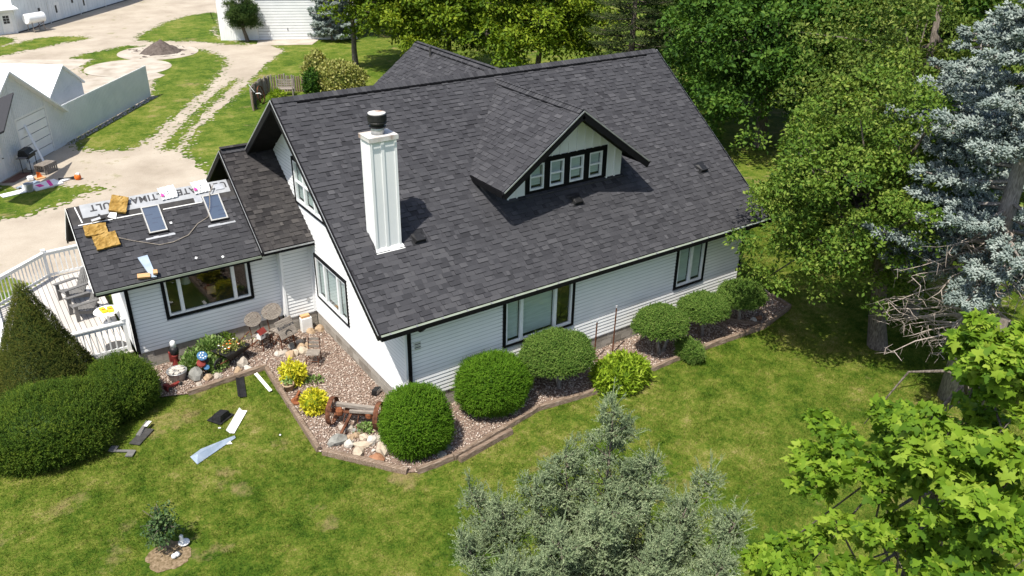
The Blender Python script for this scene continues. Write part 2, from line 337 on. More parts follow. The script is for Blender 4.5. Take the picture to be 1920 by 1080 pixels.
def fringe(o, pts, z, n_per_m, reach, rmin, rmax, seed):
    """loose tufts or spilled stones beyond a ragged edge, part of the same sheet"""
    me = o.data; V = [tuple(v.co) for v in me.vertices]; F = [tuple(q.vertices) for q in me.polygons]; rr = random.Random(seed)
    for i, a in enumerate(pts):
        b_ = pts[(i+1) % len(pts)]; l = math.hypot(b_[0]-a[0], b_[1]-a[1]); nx, ny = -(b_[1]-a[1])/max(l, 1e-6), (b_[0]-a[0])/max(l, 1e-6)
        for _ in range(int(l*n_per_m)):
            t_ = rr.random(); off = rr.gauss(0, reach); x, y = a[0]+(b_[0]-a[0])*t_+nx*off, a[1]+(b_[1]-a[1])*t_+ny*off
            r_ = rr.uniform(rmin, rmax)*math.exp(-abs(off)/reach*.5); k = len(V); m_ = rr.randint(5, 7); zz = z+rr.uniform(.0005, .003)
            ph = rr.random(); el = rr.uniform(.5, 1.0)
            V += [(x+r_*rr.uniform(.6, 1.2)*math.cos(6.283*j/m_+ph), y+el*r_*rr.uniform(.6, 1.2)*math.sin(6.283*j/m_+ph), zz) for j in range(m_)]; F.append(tuple(range(k, k+m_)))
    me.clear_geometry(); me.from_pydata(V, [], F)
def disc(cx, cy, r, n=40): return [(cx+r*math.cos(2*math.pi*i/n), cy+r*math.sin(2*math.pi*i/n)) for i in range(n)]
def inside(poly, X, Y):
    r = np.zeros(len(X), bool); n = len(poly)
    for i in range(n):
        x0, y0 = poly[i]; x1, y1 = poly[(i+1) % n]
        if y0 == y1: continue
        c = ((y0 > Y) != (y1 > Y)) & (X < (x1-x0)*(Y-y0)/(y1-y0)+x0); r ^= c
    return r

lawn = sheet('lawn', [(-500, -500), (500, -500), (500, 500), (-500, 500)], 0, mt['lawn'], label='mown green lawn with dry patches around the white house')
yard = sheet('gravel_yard', YARD, .004, mt['drive'], .09, .22, 1, 'pale gravel farmyard and driveway behind the house')
fringe(yard, YARD, .0045, 9, .28, .05, .22, 2)
for pl_ in (ISL_A, ISL_B, ISL_C, ISL_D, ISL_E): fringe(yard, pl_, .0125, 8, .25, .04, .18, 3)
for i, (pts, s, lb) in enumerate(((ISL_A, .3, 'grass patch beside the pale gravel behind the deck'), (ISL_B, .35, 'grass between the metal fence and the curving drive'),
                         (ISL_C, .3, 'narrow grass strip between the two wheel tracks'), (ISL_D, .4, 'grass patch in front of the long white building'),
                         (ISL_E, .4, 'grass patch beside the white garage'), (ISL_F, .4, 'small grass patch by the far door'))):
    lp = sheet('lawn_patch', pts, .010, mt['lawn'], .10, .34 if i != 2 else .13, 5+i, lb)
    fringe(lp, pts, .010, 10, .30, .05, .22, 20+i)
sheet('concrete_pad', PAD, .016, mt['concrete'], label='pale concrete slab behind the small metal roofed building')
sheet('concrete_pad', STRIP, .018, mt['concrete'], label='pale concrete strip behind the metal fence')
sheet('concrete_apron', APRON, .020, mt['concrete'], label='concrete apron in front of the white garage door')
sheet('concrete_pad', disc(6.45, 53.0, 2.95), .024, mt['concrete'], label='round concrete pad under the dirt pile')
sheet('concrete_pad', disc(3.3, 48.4, 2.9), .028, mt['concrete'], label='round bare concrete pad behind the metal fence')
sheet('gravel_bed', BED, .030, mt['gravelsheet'], label='bed of pink gravel along the house walls')

# pink stones of the bed: far too many to count, one mass
def stones(n, poly, z, smin, smax, mat, name, label, rect, keep=None):
    X = rng.uniform(rect[0], rect[1], n); Y = rng.uniform(rect[2], rect[3], n)
    k = inside(poly, X, Y)
    X, Y = X[k], Y[k]; n = len(X)
    base = np.array([(1,0,0),(-1,0,0),(0,1,0),(0,-1,0),(0,0,1),(0,0,-1)], float)
    F0 = np.array([(0,2,4),(2,1,4),(1,3,4),(3,0,4),(2,0,5),(1,2,5),(3,1,5),(0,3,5)])
    s = rng.uniform(smin, smax, n)[:, None]*np.stack([rng.uniform(.7, 1.3, n), rng.uniform(.6, 1.1, n), rng.uniform(.45, .8, n)], 1)
    V = base[None]*s[:, None, :]
    a = rng.uniform(0, 6.28, n); t = rng.uniform(-.6, .6, n)
    c, q = np.cos(a), np.sin(a)
    x = V[..., 0]*c[:, None]-V[..., 1]*q[:, None]; y = V[..., 0]*q[:, None]+V[..., 1]*c[:, None]; zz = V[..., 2]+x*np.tan(t)[:, None]*.5
    V = np.stack([x+X[:, None], y+Y[:, None], zz+z+rng.uniform(0, .02, n)[:, None]], -1).reshape(-1, 3)
    F = (F0[None]+6*np.arange(n)[:, None, None]).reshape(-1, 3)
    o = obj(name, fast_mesh(name, V, F, mat, np.repeat(np.clip(rng.beta(2.2, 2.0, n), 0, 1), 8)))
    return tag(o, label, None, None, 'stuff')
stones(62000, BED, .035, .016, .038, mt['stone_s'], 'gravel', 'loose pink and tan gravel filling the beds along the house', (-5.3, 14.3, -2.1, 6.4))

# lawn blades near the camera
def blades(name, rect, dens, poly_out, label, h=(.028, .06), w=.010):
    n = int((rect[1]-rect[0])*(rect[3]-rect[2])*dens)
    X = rng.uniform(rect[0], rect[1], n); Y = rng.uniform(rect[2], rect[3], n)
    k = np.ones(n, bool)
    for pl in poly_out: k &= ~inside(pl, X, Y)
    # keep what the lens can see, with a margin for a step aside
    d = np.stack([X-CAM[0], Y-CAM[1], np.full(n, -CAM[2])], 1)
    f = d@np.array(fw); a = (d@np.array(r2))/f; b = (d@np.array(u2))/f
    k &= (f > 0) & (abs(a) < .80) & (b > -.52) & (b < .5)
    X, Y = X[k], Y[k]; n = len(X)
    def vnoise(X, Y, s, seed):
        g_ = np.random.default_rng(seed).random((256, 256)); x = X/s+100; y = Y/s+100; i0 = x.astype(int); j0 = y.astype(int); fx, fy = x-i0, y-j0
        fx = fx*fx*(3-2*fx); fy = fy*fy*(3-2*fy); G = lambda a_, b_: g_[a_ % 256, b_ % 256]
        return (G(i0, j0)*(1-fx)+G(i0+1, j0)*fx)*(1-fy)+(G(i0, j0+1)*(1-fx)+G(i0+1, j0+1)*fx)*fy
    cl = .45*vnoise(X, Y, .13, 1)+.35*vnoise(X, Y, .32, 2)+.2*vnoise(X, Y, 1.1, 3)
    keep = rng.random(n) < np.clip(.25+1.5*cl, 0, 1); X, Y, cl = X[keep], Y[keep], cl[keep]; n = len(X)
    hh = (.018+.085*cl**1.3)*rng.uniform(.7, 1.2, n); an = rng.uniform(0, 6.28, n); ln = rng.uniform(.2, 1.0, n)*hh; la = rng.uniform(0, 6.28, n)
    dx, dy = np.cos(an)*w*.5, np.sin(an)*w*.5
    V = np.empty((n, 3, 3)); V[:, 0] = np.stack([X-dx, Y-dy, np.zeros(n)], 1); V[:, 1] = np.stack([X+dx, Y+dy, np.zeros(n)], 1)
    V[:, 2] = np.stack([X+np.cos(la)*ln, Y+np.sin(la)*ln, hh], 1)
    F = np.arange(3*n).reshape(-1, 3)
    return tag(obj(name, fast_mesh(name, V.reshape(-1, 3), F, mt['blade'], rng.uniform(0, 1, n))), label, None, None, 'stuff')
HOUSE_P = [(0, 0), (12.6, 0), (12.6, 12), (-5.3, 12), (-5.3, 6.3), (0, 6.3)]
blades('grass', (-12, 22, -13, 8), 1250, [BED, HOUSE_P, disc(-6.5, -1.5, .62, 16)], 'short mown grass of the front lawn')

# ================================================================== HOUSE
LX = 12.555; RY = 5.733; ZR = 7.40; ZF = .55
OX = .79; EY = -.25; EZ = 2.98
SLP = (ZR-EZ)/(RY-EY)
mt['glass_sky'] = glassmat('skylight_glass', (.78, .86, .93), .34)
house = thing('farmhouse', 'white farmhouse with dark shingle roof, dormer, chimney and low side wing', 'house')

EXPO = .143
WIDTHS = [.10, .14, .18, .22, .27, .33]
def piece_geom(w, hi, h2):
    """one shingle tab in (u,v,n); bottom edge thick, top edge tucked under the next course"""
    h = .024 if hi else .007; v1 = EXPO+.02
    V = [(0, 0, h), (w, 0, h), (w, v1, .001), (0, v1, .001), (0, 0, -.004), (w, 0, -.004), (w, v1, -.004), (0, v1, -.004)]
    F = [(0, 1, 2, 3), (4, 5, 1, 0), (5, 6, 2, 1), (7, 4, 0, 3)]
    return V, F
_sh = {}
def shingle_mesh(k, hi):
    if (k, hi) not in _sh:
        m = MB(); m.add(*piece_geom(WIDTHS[k]-.004, hi, 0)); _sh[(k, hi)] = m.mesh('shingle', mt['sh_o'])
    return _sh[(k, hi)]
def roof_panel(name, origin, u, v, ulen, vlen, thick=.15, v_from=0.0, v_to=None, singles=0, field_mat='sh_a', wear=0.0):
    u = Vector(u).normalized(); v = Vector(v).normalized(); nrm = u.cross(v)
    T = Matrix(((u.x, v.x, nrm.x), (u.y, v.y, nrm.y), (u.z, v.z, nrm.z))).to_4x4(); T.translation = Vector(origin)
    slab = MB(T).box(0.01, ulen-.01, 0.01, vlen, -thick, -.006).build(name, mt['soffit'], house)
    v_to = v_to or vlen; ps = []
    nc = int((v_to-v_from)/EXPO)+1
    for i in range(nc):
        v0 = v_from+i*EXPO
        if v0 > v_to-.03: break
        x = -random.uniform(0, .3); hi = random.random() < .5
        while x < ulen:
            k = random.randrange(len(WIDTHS)); w = WIDTHS[k]
            ps.append((x, v0, w, k, hi)); x += w; hi = not hi if random.random() < .8 else hi
    cand = [q for q in ps if q[0] >= 0 and q[0]+q[2] <= ulen]
    pick = set()
    if singles:
        c = Vector(CAM); cand.sort(key=lambda q: (T @ Vector((q[0], q[1], 0))-c).length)
        pick = set((q[0], q[1]) for q in cand[:singles])
    m = MB(T)
    for (x, v0, w, k, hi) in ps:
        if (x, v0) in pick:
            o = obj('shingle', shingle_mesh(k, hi), slab); o.matrix_world = T @ Matrix.Translation((x+.002, v0, 0)); continue
        a, b = max(x, 0), min(x+w, ulen)
        if b-a < .02: continue
        V, F = piece_geom(b-a-.003, hi, 0)
        m.add([(p[0]+a, p[1]+v0, p[2]) for p in V], F, min(1, max(0, random.gauss(.50 if hi else .38, .16))))
    f = m.build('shingle_field', mt[field_mat], slab); f['kind'] = 'stuff'
    return slab, T
cs = 1/math.hypot(1, SLP); sn = SLP*cs
VL = math.hypot(RY-EY, ZR-EZ)
main_roof, TM = roof_panel('roof', (-OX, EY, EZ), (1, 0, 0), (0, cs, sn), LX+2*OX, VL, singles=290)
roof_panel('roof', (LX+OX, 2*RY-EY, EZ), (-1, 0, 0), (0, -cs, sn), LX+2*OX, VL)
def roof_z(y): return EZ+SLP*(y-EY)

def cap_run(a, b, slope_a, slope_b, side, name='ridge_cap', lift=.03):
    """overlapping ridge caps from a to b; side is the horizontal direction across the ridge"""
    a = Vector(a); b = Vector(b); d = (b-a); n = int(d.length/.145); d.normalize(); s = Vector(side)
    m = MB(); hw = .15
    V = []
    for t, h in ((0, .022), (.17, .006)):
        V += [(t, -hw, h-hw*slope_a), (t, 0, h), (t, hw, h-hw*slope_b)]
    V += [(0, -hw, -hw*slope_a-.004), (0, 0, -.004), (0, hw, -hw*slope_b-.004)]
    me = m.add(V, [(0, 1, 4, 3), (1, 2, 5, 4), (6, 7, 1, 0), (7, 8, 2, 1)]).mesh(name, mt['sh_o'])
    z = Vector((0, 0, 1)); R = Matrix(((d.x, s.x, z.x), (d.y, s.y, z.y), (d.z, s.z, z.z))).to_4x4()
    for i in range(n):
        o = obj(name, me, house); mm = R.copy(); mm.translation = a+d*(.145*i)+z*lift; o.matrix_world = mm
cap_run((-OX, RY, ZR), (LX+OX, RY, ZR), SLP, SLP, (0, -1, 0))
# ridge vent: strip under the caps, its black also paints their shadow edge
MB().box(-.15, LX+.2, RY-.19, RY+.19, ZR-.16, ZR-.085+.0).build('ridge_vent', mt['trim'], house)
MB().add([(-.1, RY-.185, ZR-.137+.02), (LX+.1, RY-.185, ZR-.137+.02), (LX+.1, RY-.155, ZR-.115+.03), (-.1, RY-.155, ZR-.115+.03),
          (-.1, RY-.185, ZR-.15), (LX+.1, RY-.185, ZR-.15)], [(0, 1, 2, 3), (4, 5, 1, 0)]).build('ridge_vent', mt['trim'], house)

# fascia and drip edges on the rakes
def rake(a, b, w=.05, h=.20, mat='trim', drop=.11, name='fascia'):
    a = Vector(a)-Vector((0, 0, drop)); b = Vector(b)-Vector((0, 0, drop))
    return MB().bar(a, b, w, h).build(name, mt[mat], house)
for x, e in ((-OX-.026, -1), (LX+OX+.026, 1)):
    rake((x, EY, EZ), (x, RY, ZR)); rake((x, 2*RY-EY, EZ), (x, RY, ZR))
    for y0 in (EY, 2*RY-EY):
        rake((x+e*.028, y0, EZ), (x+e*.028, RY, ZR), .012, .035, 'metal', .012, 'drip_edge')
MB().box(-OX, LX+OX, EY+.0, EY+.03, EZ-.17, EZ-.03).build('fascia', mt['trim'], house)
MB().box(-OX+.03, LX+OX-.03, EY+.03, .0, EZ-.16, EZ-.14).build('soffit', mt['soffit'], house)
# gutter: black trough, pale inside with a painted greenish reflection, hangers
g = MB(); gx0, gx1 = -OX-.02, LX+OX+.02
g.box(gx0, gx1, EY-.125, EY-.115, EZ-.125, EZ-.012); g.box(gx0, gx1, EY-.125, EY-.002, EZ-.137, EZ-.125)
g.box(gx0-.008, gx0, EY-.127, EY-.002, EZ-.139, EZ-.01); g.box(gx1, gx1+.008, EY-.127, EY-.002, EZ-.139, EZ-.01)
gut = g.build('gutter', mt['trim'], house)
MB().add([(gx0, EY-.113, EZ-.045), (gx1, EY-.113, EZ-.045), (gx1, EY-.004, EZ-.022), (gx0, EY-.004, EZ-.022)], [(0, 1, 2, 3)]).build('gutter_lining', mt['gutter'], gut)
hm = MB().box(-.018, .018, EY-.118, EY-.02, EZ-.02, EZ-.008).mesh('hanger', mt['metal'])
for i in range(19):
    o = obj('hanger', hm, gut); o.location.x = -.55+i*.735
# knee brackets under the eave
for x in (.36, LX-.2, LX+.55):
    m = MB(frame((x, 0, 0), (0, 1, 0), (-1, 0, 0)))
    m.add([(-.36, -.045, EZ-.15), (0, -.045, EZ-.15), (0, -.045, EZ-.34), (-.2, -.045, EZ-.30), (-.36, .045, EZ-.15), (0, .045, EZ-.15), (0, .045, EZ-.34), (-.2, .045, EZ-.30)],
          [(0, 1, 2, 3), (7, 6, 5, 4), (0, 4, 5, 1), (1, 5, 6, 2), (2, 6, 7, 3), (3, 7, 4, 0)])
    m.build('bracket', mt['trim'], house)

# ---------------------------------------------------------------- walls
LAP = .1118
def clip_holes(a, b, z0, z1, holes):
    seg = [(a, b)]
    for (h0, h1, hz0, hz1) in holes:
        if z1 <= hz0+.01 or z0 >= hz1-.01: continue
        out = []
        for s, e in seg:
            if h1 <= s or h0 >= e: out.append((s, e)); continue
            if h0 > s: out.append((s, h0))
            if h1 < e: out.append((h1, e))
        seg = out
    return [(s, e) for s, e in seg if e-s > .02]
def siding(wall, T, z0, z1, span, holes=(), mat='white'):
    z = z0
    while z < z1-.01:
        zt = min(z+LAP, z1); sp = span((z+zt)/2)
        if sp:
            for s, e in clip_holes(sp[0], sp[1], z, zt, holes):
                V = []
                for x in (s, e): V += [(x, -.018, z), (x, -.008, max(z+.01, zt-.030)), (x, -.003, zt), (x, .05, zt), (x, .05, z+.0)]
                # butt edge: a small return under the lap; the dark line is mostly painted, see the strip below
                bo = MB(T).add(V, [(0, 1, 2, 3, 4), (9, 8, 7, 6, 5)]+[(q, 5+q, 5+(q+1) % 5, (q+1) % 5) for q in range(5)]).build('siding_board', mt[mat], wall)
                bo.data.materials.append(mt['lap_shade']); bo.data.polygons[3].material_index = 1    # shadow line of the lap above, painted on the upper strip
        z = zt
def window(T, w, h, mulls, blind=True, case=.09, sash_h=False, label=None, blind_mat='blind', topcase=.09, room_d=.5):
    """T puts (0,0,0) at the lower left of the outer casing; mulls are pane dividers along the width"""
    m = MB(T)
    m.box(0, case, -.05, .03, 0, h).box(w-case, w, -.05, .03, 0, h).box(case, w-case, -.05, .03, 0, case*.8).box(case, w-case, -.05, .03, h-topcase, h)
    W = m.build('window', mt['trim'], house)
    x0, x1, z0, z1 = case, w-case, case*.8, h-topcase
    xs = [x0]+list(mulls)+[x1]; fr = .055
    f = MB(T); f.box(x0, x1, -.035, .04, z0, z0+fr).box(x0, x1, -.035, .04, z1-fr, z1)
    for i, x in enumerate(xs):
        a, b = (x, x+fr) if i == 0 else ((x-fr, x) if i == len(xs)-1 else (x-.05, x+.05))
        f.box(a, b, -.035, .04, z0+fr, z1-fr)
    if sash_h:
        zc = (z0+z1)/2
        for i in range(len(xs)-1): f.box(xs[i]+.05, xs[i+1]-.05, -.025, .03, zc-.025, zc+.025)
    f.build('sash', mt['vinyl'], W)
    for i in range(len(xs)-1):
        a, b = xs[i]+.05, xs[i+1]-.05
        MB(T).add([(a, .015, z0+fr-.01), (b, .015, z0+fr-.01), (b, .015, z1-fr+.01), (a, .015, z1-fr+.01)], [(0, 1, 2, 3)]).build('pane', mt['glass'], W)
        if blind and (blind is True or blind[i]):
            lo = z0+fr+(.06 if blind is True else blind[i])
            MB(T).box(a+.01, b-.01, .075, .08, lo, z1-fr).build('blind', mt[blind_mat], W)
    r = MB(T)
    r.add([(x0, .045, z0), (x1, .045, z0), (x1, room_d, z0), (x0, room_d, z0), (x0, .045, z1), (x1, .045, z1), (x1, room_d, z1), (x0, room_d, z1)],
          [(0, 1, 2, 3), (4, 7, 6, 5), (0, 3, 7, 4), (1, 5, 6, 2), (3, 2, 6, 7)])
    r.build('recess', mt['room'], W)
    return W

# front wall (faces the lawn)
TF = frame((0, 0, 0), (1, 0, 0), (0, 1, 0))
FW = [(2.95, 5.42, 1.26, 2.78), (9.44, 10.76, 1.28, 2.78)]
wall = MB(TF).box(-.02, .03, -.03, .06, ZF, EZ-.15).box(LX-.03, LX+.02, -.03, .06, ZF, EZ-.15).box(.03, LX-.03, -.012, .05, ZF-.03, ZF).build('wall', mt['white'], house)
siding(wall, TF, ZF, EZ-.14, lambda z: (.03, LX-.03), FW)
window(TF @ Matrix.Translation((2.95, 0, 1.26)), 2.47, 1.52, [.62, 1.78], [.06, .06, 0], label='wide')
window(TF @ Matrix.Translation((9.44, 0, 1.28)), 1.32, 1.50, [.68], [.06, .06])
for x in (.03, LX-.12): MB(TF).box(x, x+.10, -.055, -.031, ZF-.02, EZ-.15).build('corner_board', mt['trim'], house)
lv = MB(TF).box(.22, .42, -.03, -.008, 2.07, 2.35).build('wall_louver', mt['whitemetal'], house)
for i in range(5): MB(TF).box(.235, .405, -.037, -.031, 2.10+i*.047, 2.125+i*.047).build('louver_slat', mt['darkgrey'] if i % 2 else mt['metal'], lv)

# gable wall (faces the drive side); local x runs from the back towards the lawn
TG = frame((0, 11.0, 0), (0, -1, 0), (1, 0, 0))
GW = [(11.0-5.80, 11.0-3.49, 1.18, 2.66), (11.0-6.87, 11.0-4.59, 3.95, 5.40)]
def gspan(z):
    y0 = max(0.0, (z+.17-EZ)/SLP+EY); y1 = 2*RY-y0
    if z < 3.0: y1 = min(y1, 6.12)
    return (11.0-y1, 11.0-y0) if y1-y0 > .05 else None
gwall = MB(TG).box(10.96, 11.02, -.03, .06, ZF, EZ-.2).box(11.0-6.12, 10.96, -.012, .05, ZF-.03, ZF).build('wall', mt['white'], house)
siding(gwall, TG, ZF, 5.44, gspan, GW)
a0, a1 = gspan(5.44)
MB(TG).box(a0, a1, -.035, .04, 5.44, 5.49).build('trim_band', mt['white'], house)
MB(TG).add([(a0, -.012, 5.49), (a1, -.012, 5.49), (11.0-RY, -.012, 7.12), (a0, .04, 5.49), (a1, .04, 5.49), (11.0-RY, .04, 7.12)],
           [(0, 1, 2), (5, 4, 3), (0, 3, 4, 1), (1, 4, 5, 2), (2, 5, 3, 0)]).build('gable_panel', mt['white'], house)
for i in range(9):
    x = a0+.2+i*.5
    if x > a1-.1: break
    zt = ZR-.3-SLP*abs(x-(11.0-RY))
    if zt > 5.55: MB(TG).box(x, x+.04, -.03, -.013, 5.49, zt).build('batten', mt['white'], house)
window(TG @ Matrix.Translation((11.0-5.80, 0, 1.18)), 2.31, 1.48, [.70, 1.66], [.06, .10, .06], case=.06)
window(TG @ Matrix.Translation((11.0-6.87, 0, 3.95)), 2.28, 1.45, [.78, 1.52], True, case=.08, sash_h=True)
for x in (-.012, 10.3):
    pass
# far gable and back wall, simple boards
bw = MB().box(LX-.06, LX, 0.06, 11.4, ZF, EZ-.2).box(0.06, LX-.06, 11.34, 11.4, ZF, EZ-.1).build('wall', mt['white'], house)
MB().add([(LX-.03, .1, EZ-.2), (LX-.03, 11.36, EZ-.2), (LX-.03, RY, 7.1), (LX-.08, .1, EZ-.2), (LX-.08, 11.36, EZ-.2), (LX-.08, RY, 7.1)],
         [(0, 1, 2), (5, 4, 3), (0, 3, 4, 1), (1, 4, 5, 2), (2, 5, 3, 0)]).build('gable_panel', mt['white'], house)

# ---------------------------------------------------------------- foundation blocks
_bm = {}
def foundation(T, length, z_top, courses=3, mat='block', skip=()):
    base = MB(T).box(0.0, length, .012, .18, z_top-.2*courses, z_top-.001).build('foundation', mt['mortar'], house)
    for c in range(courses):
        z = z_top-.2*(c+1); x = -.2 if c % 2 else 0
        while x < length-.02:
            a, b = max(x, 0), min(x+.39, length); key = (round(b-a, 3), mat)
            if b-a > .04:
                if key not in _bm:
                    _bm[key] = MB().box(0, key[0], 0, .1, 0, .19).mesh('block', mt[mat])
                o = obj('block', _bm[key], base); o.matrix_world = T @ Matrix.Translation((a, random.uniform(-.003, .003), z+.005))
            x += .40
    return base
foundation(frame((.02, .012, 0), (1, 0, 0), (0, 1, 0)), LX-.04, ZF-.032)
foundation(frame((.012, 6.1, 0), (0, -1, 0), (1, 0, 0)), 6.08, ZF-.032)
foundation(frame((-5.26, 6.412, 0), (1, 0, 0), (0, 1, 0)), 4.25, ZF-.032)
foundation(frame((-1.0, 6.112, 0), (1, 0, 0), (0, 1, 0)), 1.0, ZF-.032)
MB().box(-3.32, -3.0, 6.37, 6.40, .34, .50).build('crawl_vent', mt['darkgrey'], house)

# ---------------------------------------------------------------- connector and wing
CEY, CEZ, CRY, CRZ = 5.70, 3.10, 8.72, 5.32
k = (CRZ-CEZ)/(CRY-CEY); ck = 1/math.hypot(1, k); cl = math.hypot(CRY-CEY, CRZ-CEZ)
roof_panel('roof', (-1.56, CEY, CEZ), (1, 0, 0), (0, ck, k*ck), 1.56, cl, thick=.13, field_mat='sh_w')
roof_panel('roof', (.9, 2*CRY-CEY, CEZ), (-1, 0, 0), (0, -ck, k*ck), 2.46, cl, thick=.13, field_mat='sh_w')
cap_run((-1.56, CRY, CRZ), (.3, CRY, CRZ), k, k, (0, -1, 0))
for y0 in (CEY, 2*CRY-CEY):
    rake((-1.585, y0, CEZ), (-1.585, CRY, CRZ), .045, .18, 'trim', .10)
    rake((-1.612, y0, CEZ), (-1.612, CRY, CRZ), .010, .03, 'metal', .012, 'drip_edge')
MB().box(-1.56, -.01, CEY-.03, CEY, CEZ-.14, CEZ-.01).build('fascia', mt['trim'], house)
MB().box(-1.55, -.02, CEY-.045, CEY-.031, CEZ-.055, CEZ-.012).build('drip_edge', mt['metal'], house)
TC = frame((-1.0, 6.1, 0), (1, 0, 0), (0, 1, 0))
cw = MB(TC).box(-.0, .07, -.035, .06, ZF, CEZ).box(.90, .985, -.03, .06, ZF, CEZ).box(.07, .90, -.012, .05, ZF-.03, ZF).build('wall', mt['white'], house)
siding(cw, TC, ZF, CEZ-.05, lambda z: (.07, .90))
MB().box(-1.0, -.94, 6.161, 6.42, ZF, CEZ-.02).build('wall', mt['white'], house)
MB().add([(-1.0, 6.3, 2.6), (-1.0, 11.1, 2.6), (-1.0, CRY, CRZ-.2), (-.9, 6.3, 2.6), (-.9, 11.1, 2.6), (-.9, CRY, CRZ-.2)],
         [(0, 1, 2), (5, 4, 3), (0, 3, 4, 1), (1, 4, 5, 2), (2, 5, 3, 0)]).build('gable_panel', mt['brownwall'], house)
for i in range(12): MB().box(-1.02, -1.001, 8.2, 11.0, 2.65+i*.16, 2.79+i*.16).build('brown_board', mt['brownwall'], house) if 2.79+i*.16 < 3.9 else None
MB().box(-.3, -.22, 6.068, 6.077, .95, 1.08).build('outlet_box', mt['metal'], house)
# wing
WEY, WEZ, WRY, WRZ = 5.90, 2.93, 8.03, 4.61
k2 = (WRZ-WEZ)/(WRY-WEY); ck2 = 1/math.hypot(1, k2); wl = math.hypot(WRY-WEY, WRZ-WEZ)
wing_roof, TW = roof_panel('roof', (-6.05, WEY, WEZ), (1, 0, 0), (0, ck2, k2*ck2), 5.05, wl, thick=.12, v_to=2.06)
roof_panel('roof', (-1.0, 2*WRY-WEY, WEZ), (-1, 0, 0), (0, -ck2, k2*ck2), 5.05, wl, thick=.12, v_to=2.1)
for y0 in (WEY, 2*WRY-WEY):
    rake((-6.072, y0, WEZ), (-6.072, WRY, WRZ), .04, .15, 'trim', .085)
    rake((-6.097, y0, WEZ), (-6.097, WRY, WRZ), .010, .05, 'whitepaint', .015, 'drip_edge')
MB().box(-6.05, -1.57, WEY-.03, WEY, WEZ-.14, WEZ-.02).build('fascia', mt['trim'], house)
MB().box(-6.05, -1.57, WEY-.05, WEY-.031, WEZ-.075, WEZ-.012).build('drip_edge', mt['gutter'], house)
TWW = frame((-5.28, 6.4, 0), (1, 0, 0), (0, 1, 0))
WW = [(.92, 3.47, 1.40, 2.76)]
ww = MB(TWW).box(-.02, .03, -.03, .06, ZF, 2.84).box(.03, 4.27, -.012, .05, ZF-.03, ZF).build('wall', mt['white'], house)
siding(ww, TWW, ZF, 2.86, lambda z: (.03, 4.28), WW)
MB(TWW).box(-.04, .06, -.06, -.031, ZF-.02, 2.84).build('corner_board', mt['trim'], house)
wwin = window(TWW @ Matrix.Translation((.92, 0, 1.40)), 2.55, 1.36, [.49, 2.02], False, case=.09, room_d=2.4)
# glimpsed in the room: a lamp and a chair back
MB(TWW).lathe([(.14, .0), (.08, .22)], (1.75, .75, 2.02), 12).build('lamp_shade', mt['paper'], wwin)
MB(TWW).box(2.3, 2.55, .7, .75, 1.5, 1.75).build('chair_back', mt['cleanwood'], wwin)
MB().box(-5.28, -5.22, 6.46, 9.66, ZF-.1, 2.85).box(-5.22, -1.0, 9.6, 9.66, ZF, 2.85).build('wall', mt['white'], house)
MB().add([(-5.27, 6.45, 2.85), (-5.27, 9.61, 2.85), (-5.27, WRY, 4.4), (-5.2, 6.45, 2.85), (-5.2, 9.61, 2.85), (-5.2, WRY, 4.4)],
         [(0, 1, 2), (5, 4, 3), (0, 3, 4, 1), (1, 4, 5, 2), (2, 5, 3, 0)]).build('gable_panel', mt['white'], house)

# unfinished strip along the wing's ridge: felt, printed underlayment, bare battens
MB(TW).box(.0, 5.04, 2.06, wl, -.005, .006).build('roofing_felt', mt['felt'], house)
und = MB(TW).box(.30, 4.35, 2.30, wl+.02, .007, .011).box(4.62, 4.95, 2.42, wl+.02, .007, .011).build('underlayment', mt['paper'], house)
def text(body, size, T, mat, parent, name='lettering', align='LEFT'):
    c = bpy.data.curves.new(name, 'FONT'); c.body = body; c.size = size; c.extrude = .0008; c.align_x = align; c.offset = size*.03; c.space_character = 1.1
    c.resolution_u = 3; tmp = bpy.data.objects.new(name, c); COL.objects.link(tmp)
    me = bpy.data.meshes.new_from_object(tmp.evaluated_get(bpy.context.evaluated_depsgraph_get())); COL.objects.unlink(tmp); bpy.data.objects.remove(tmp)
    me.materials.clear(); me.materials.append(mat); o = obj(name, me, parent); o.matrix_world = T; o['kind'] = 'stuff'; return o
flip = Matrix(((-1, 0, 0, 0), (0, -1, 0, 0), (0, 0, 1, 0), (0, 0, 0, 1)))
text('ULTIMATE  ULTIMATE  ULT', .285, TW @ Matrix.Translation((4.30, 2.66, .0125)) @ flip, mt['ink'], und)
text('MA', .285, TW @ Matrix.Translation((4.93, 2.66, .0125)) @ flip, mt['ink'], und)
for (a, b, v) in ((.13, 1.0, 2.09), (1.05, 2.25, 2.10), (2.35, 3.45, 2.10)):
    MB(TW).box(a, b, v, v+.025, .007, .012).build('chalk_strip', mt['whitepaint'], house)
for x in (.17, 4.47): MB(TW).add([(x, 2.72-.03, .012), (x+.03, 2.72-.03, .012), (x+.09, 2.16, .012), (x+.06, 2.16, .012)], [(0, 3, 2, 1)]).build('chalk_strip', mt['whitepaint'], house)
MB(TW).box(4.66, 4.95, 2.18, 2.21, .007, .012).build('chalk_strip', mt['whitepaint'], house)
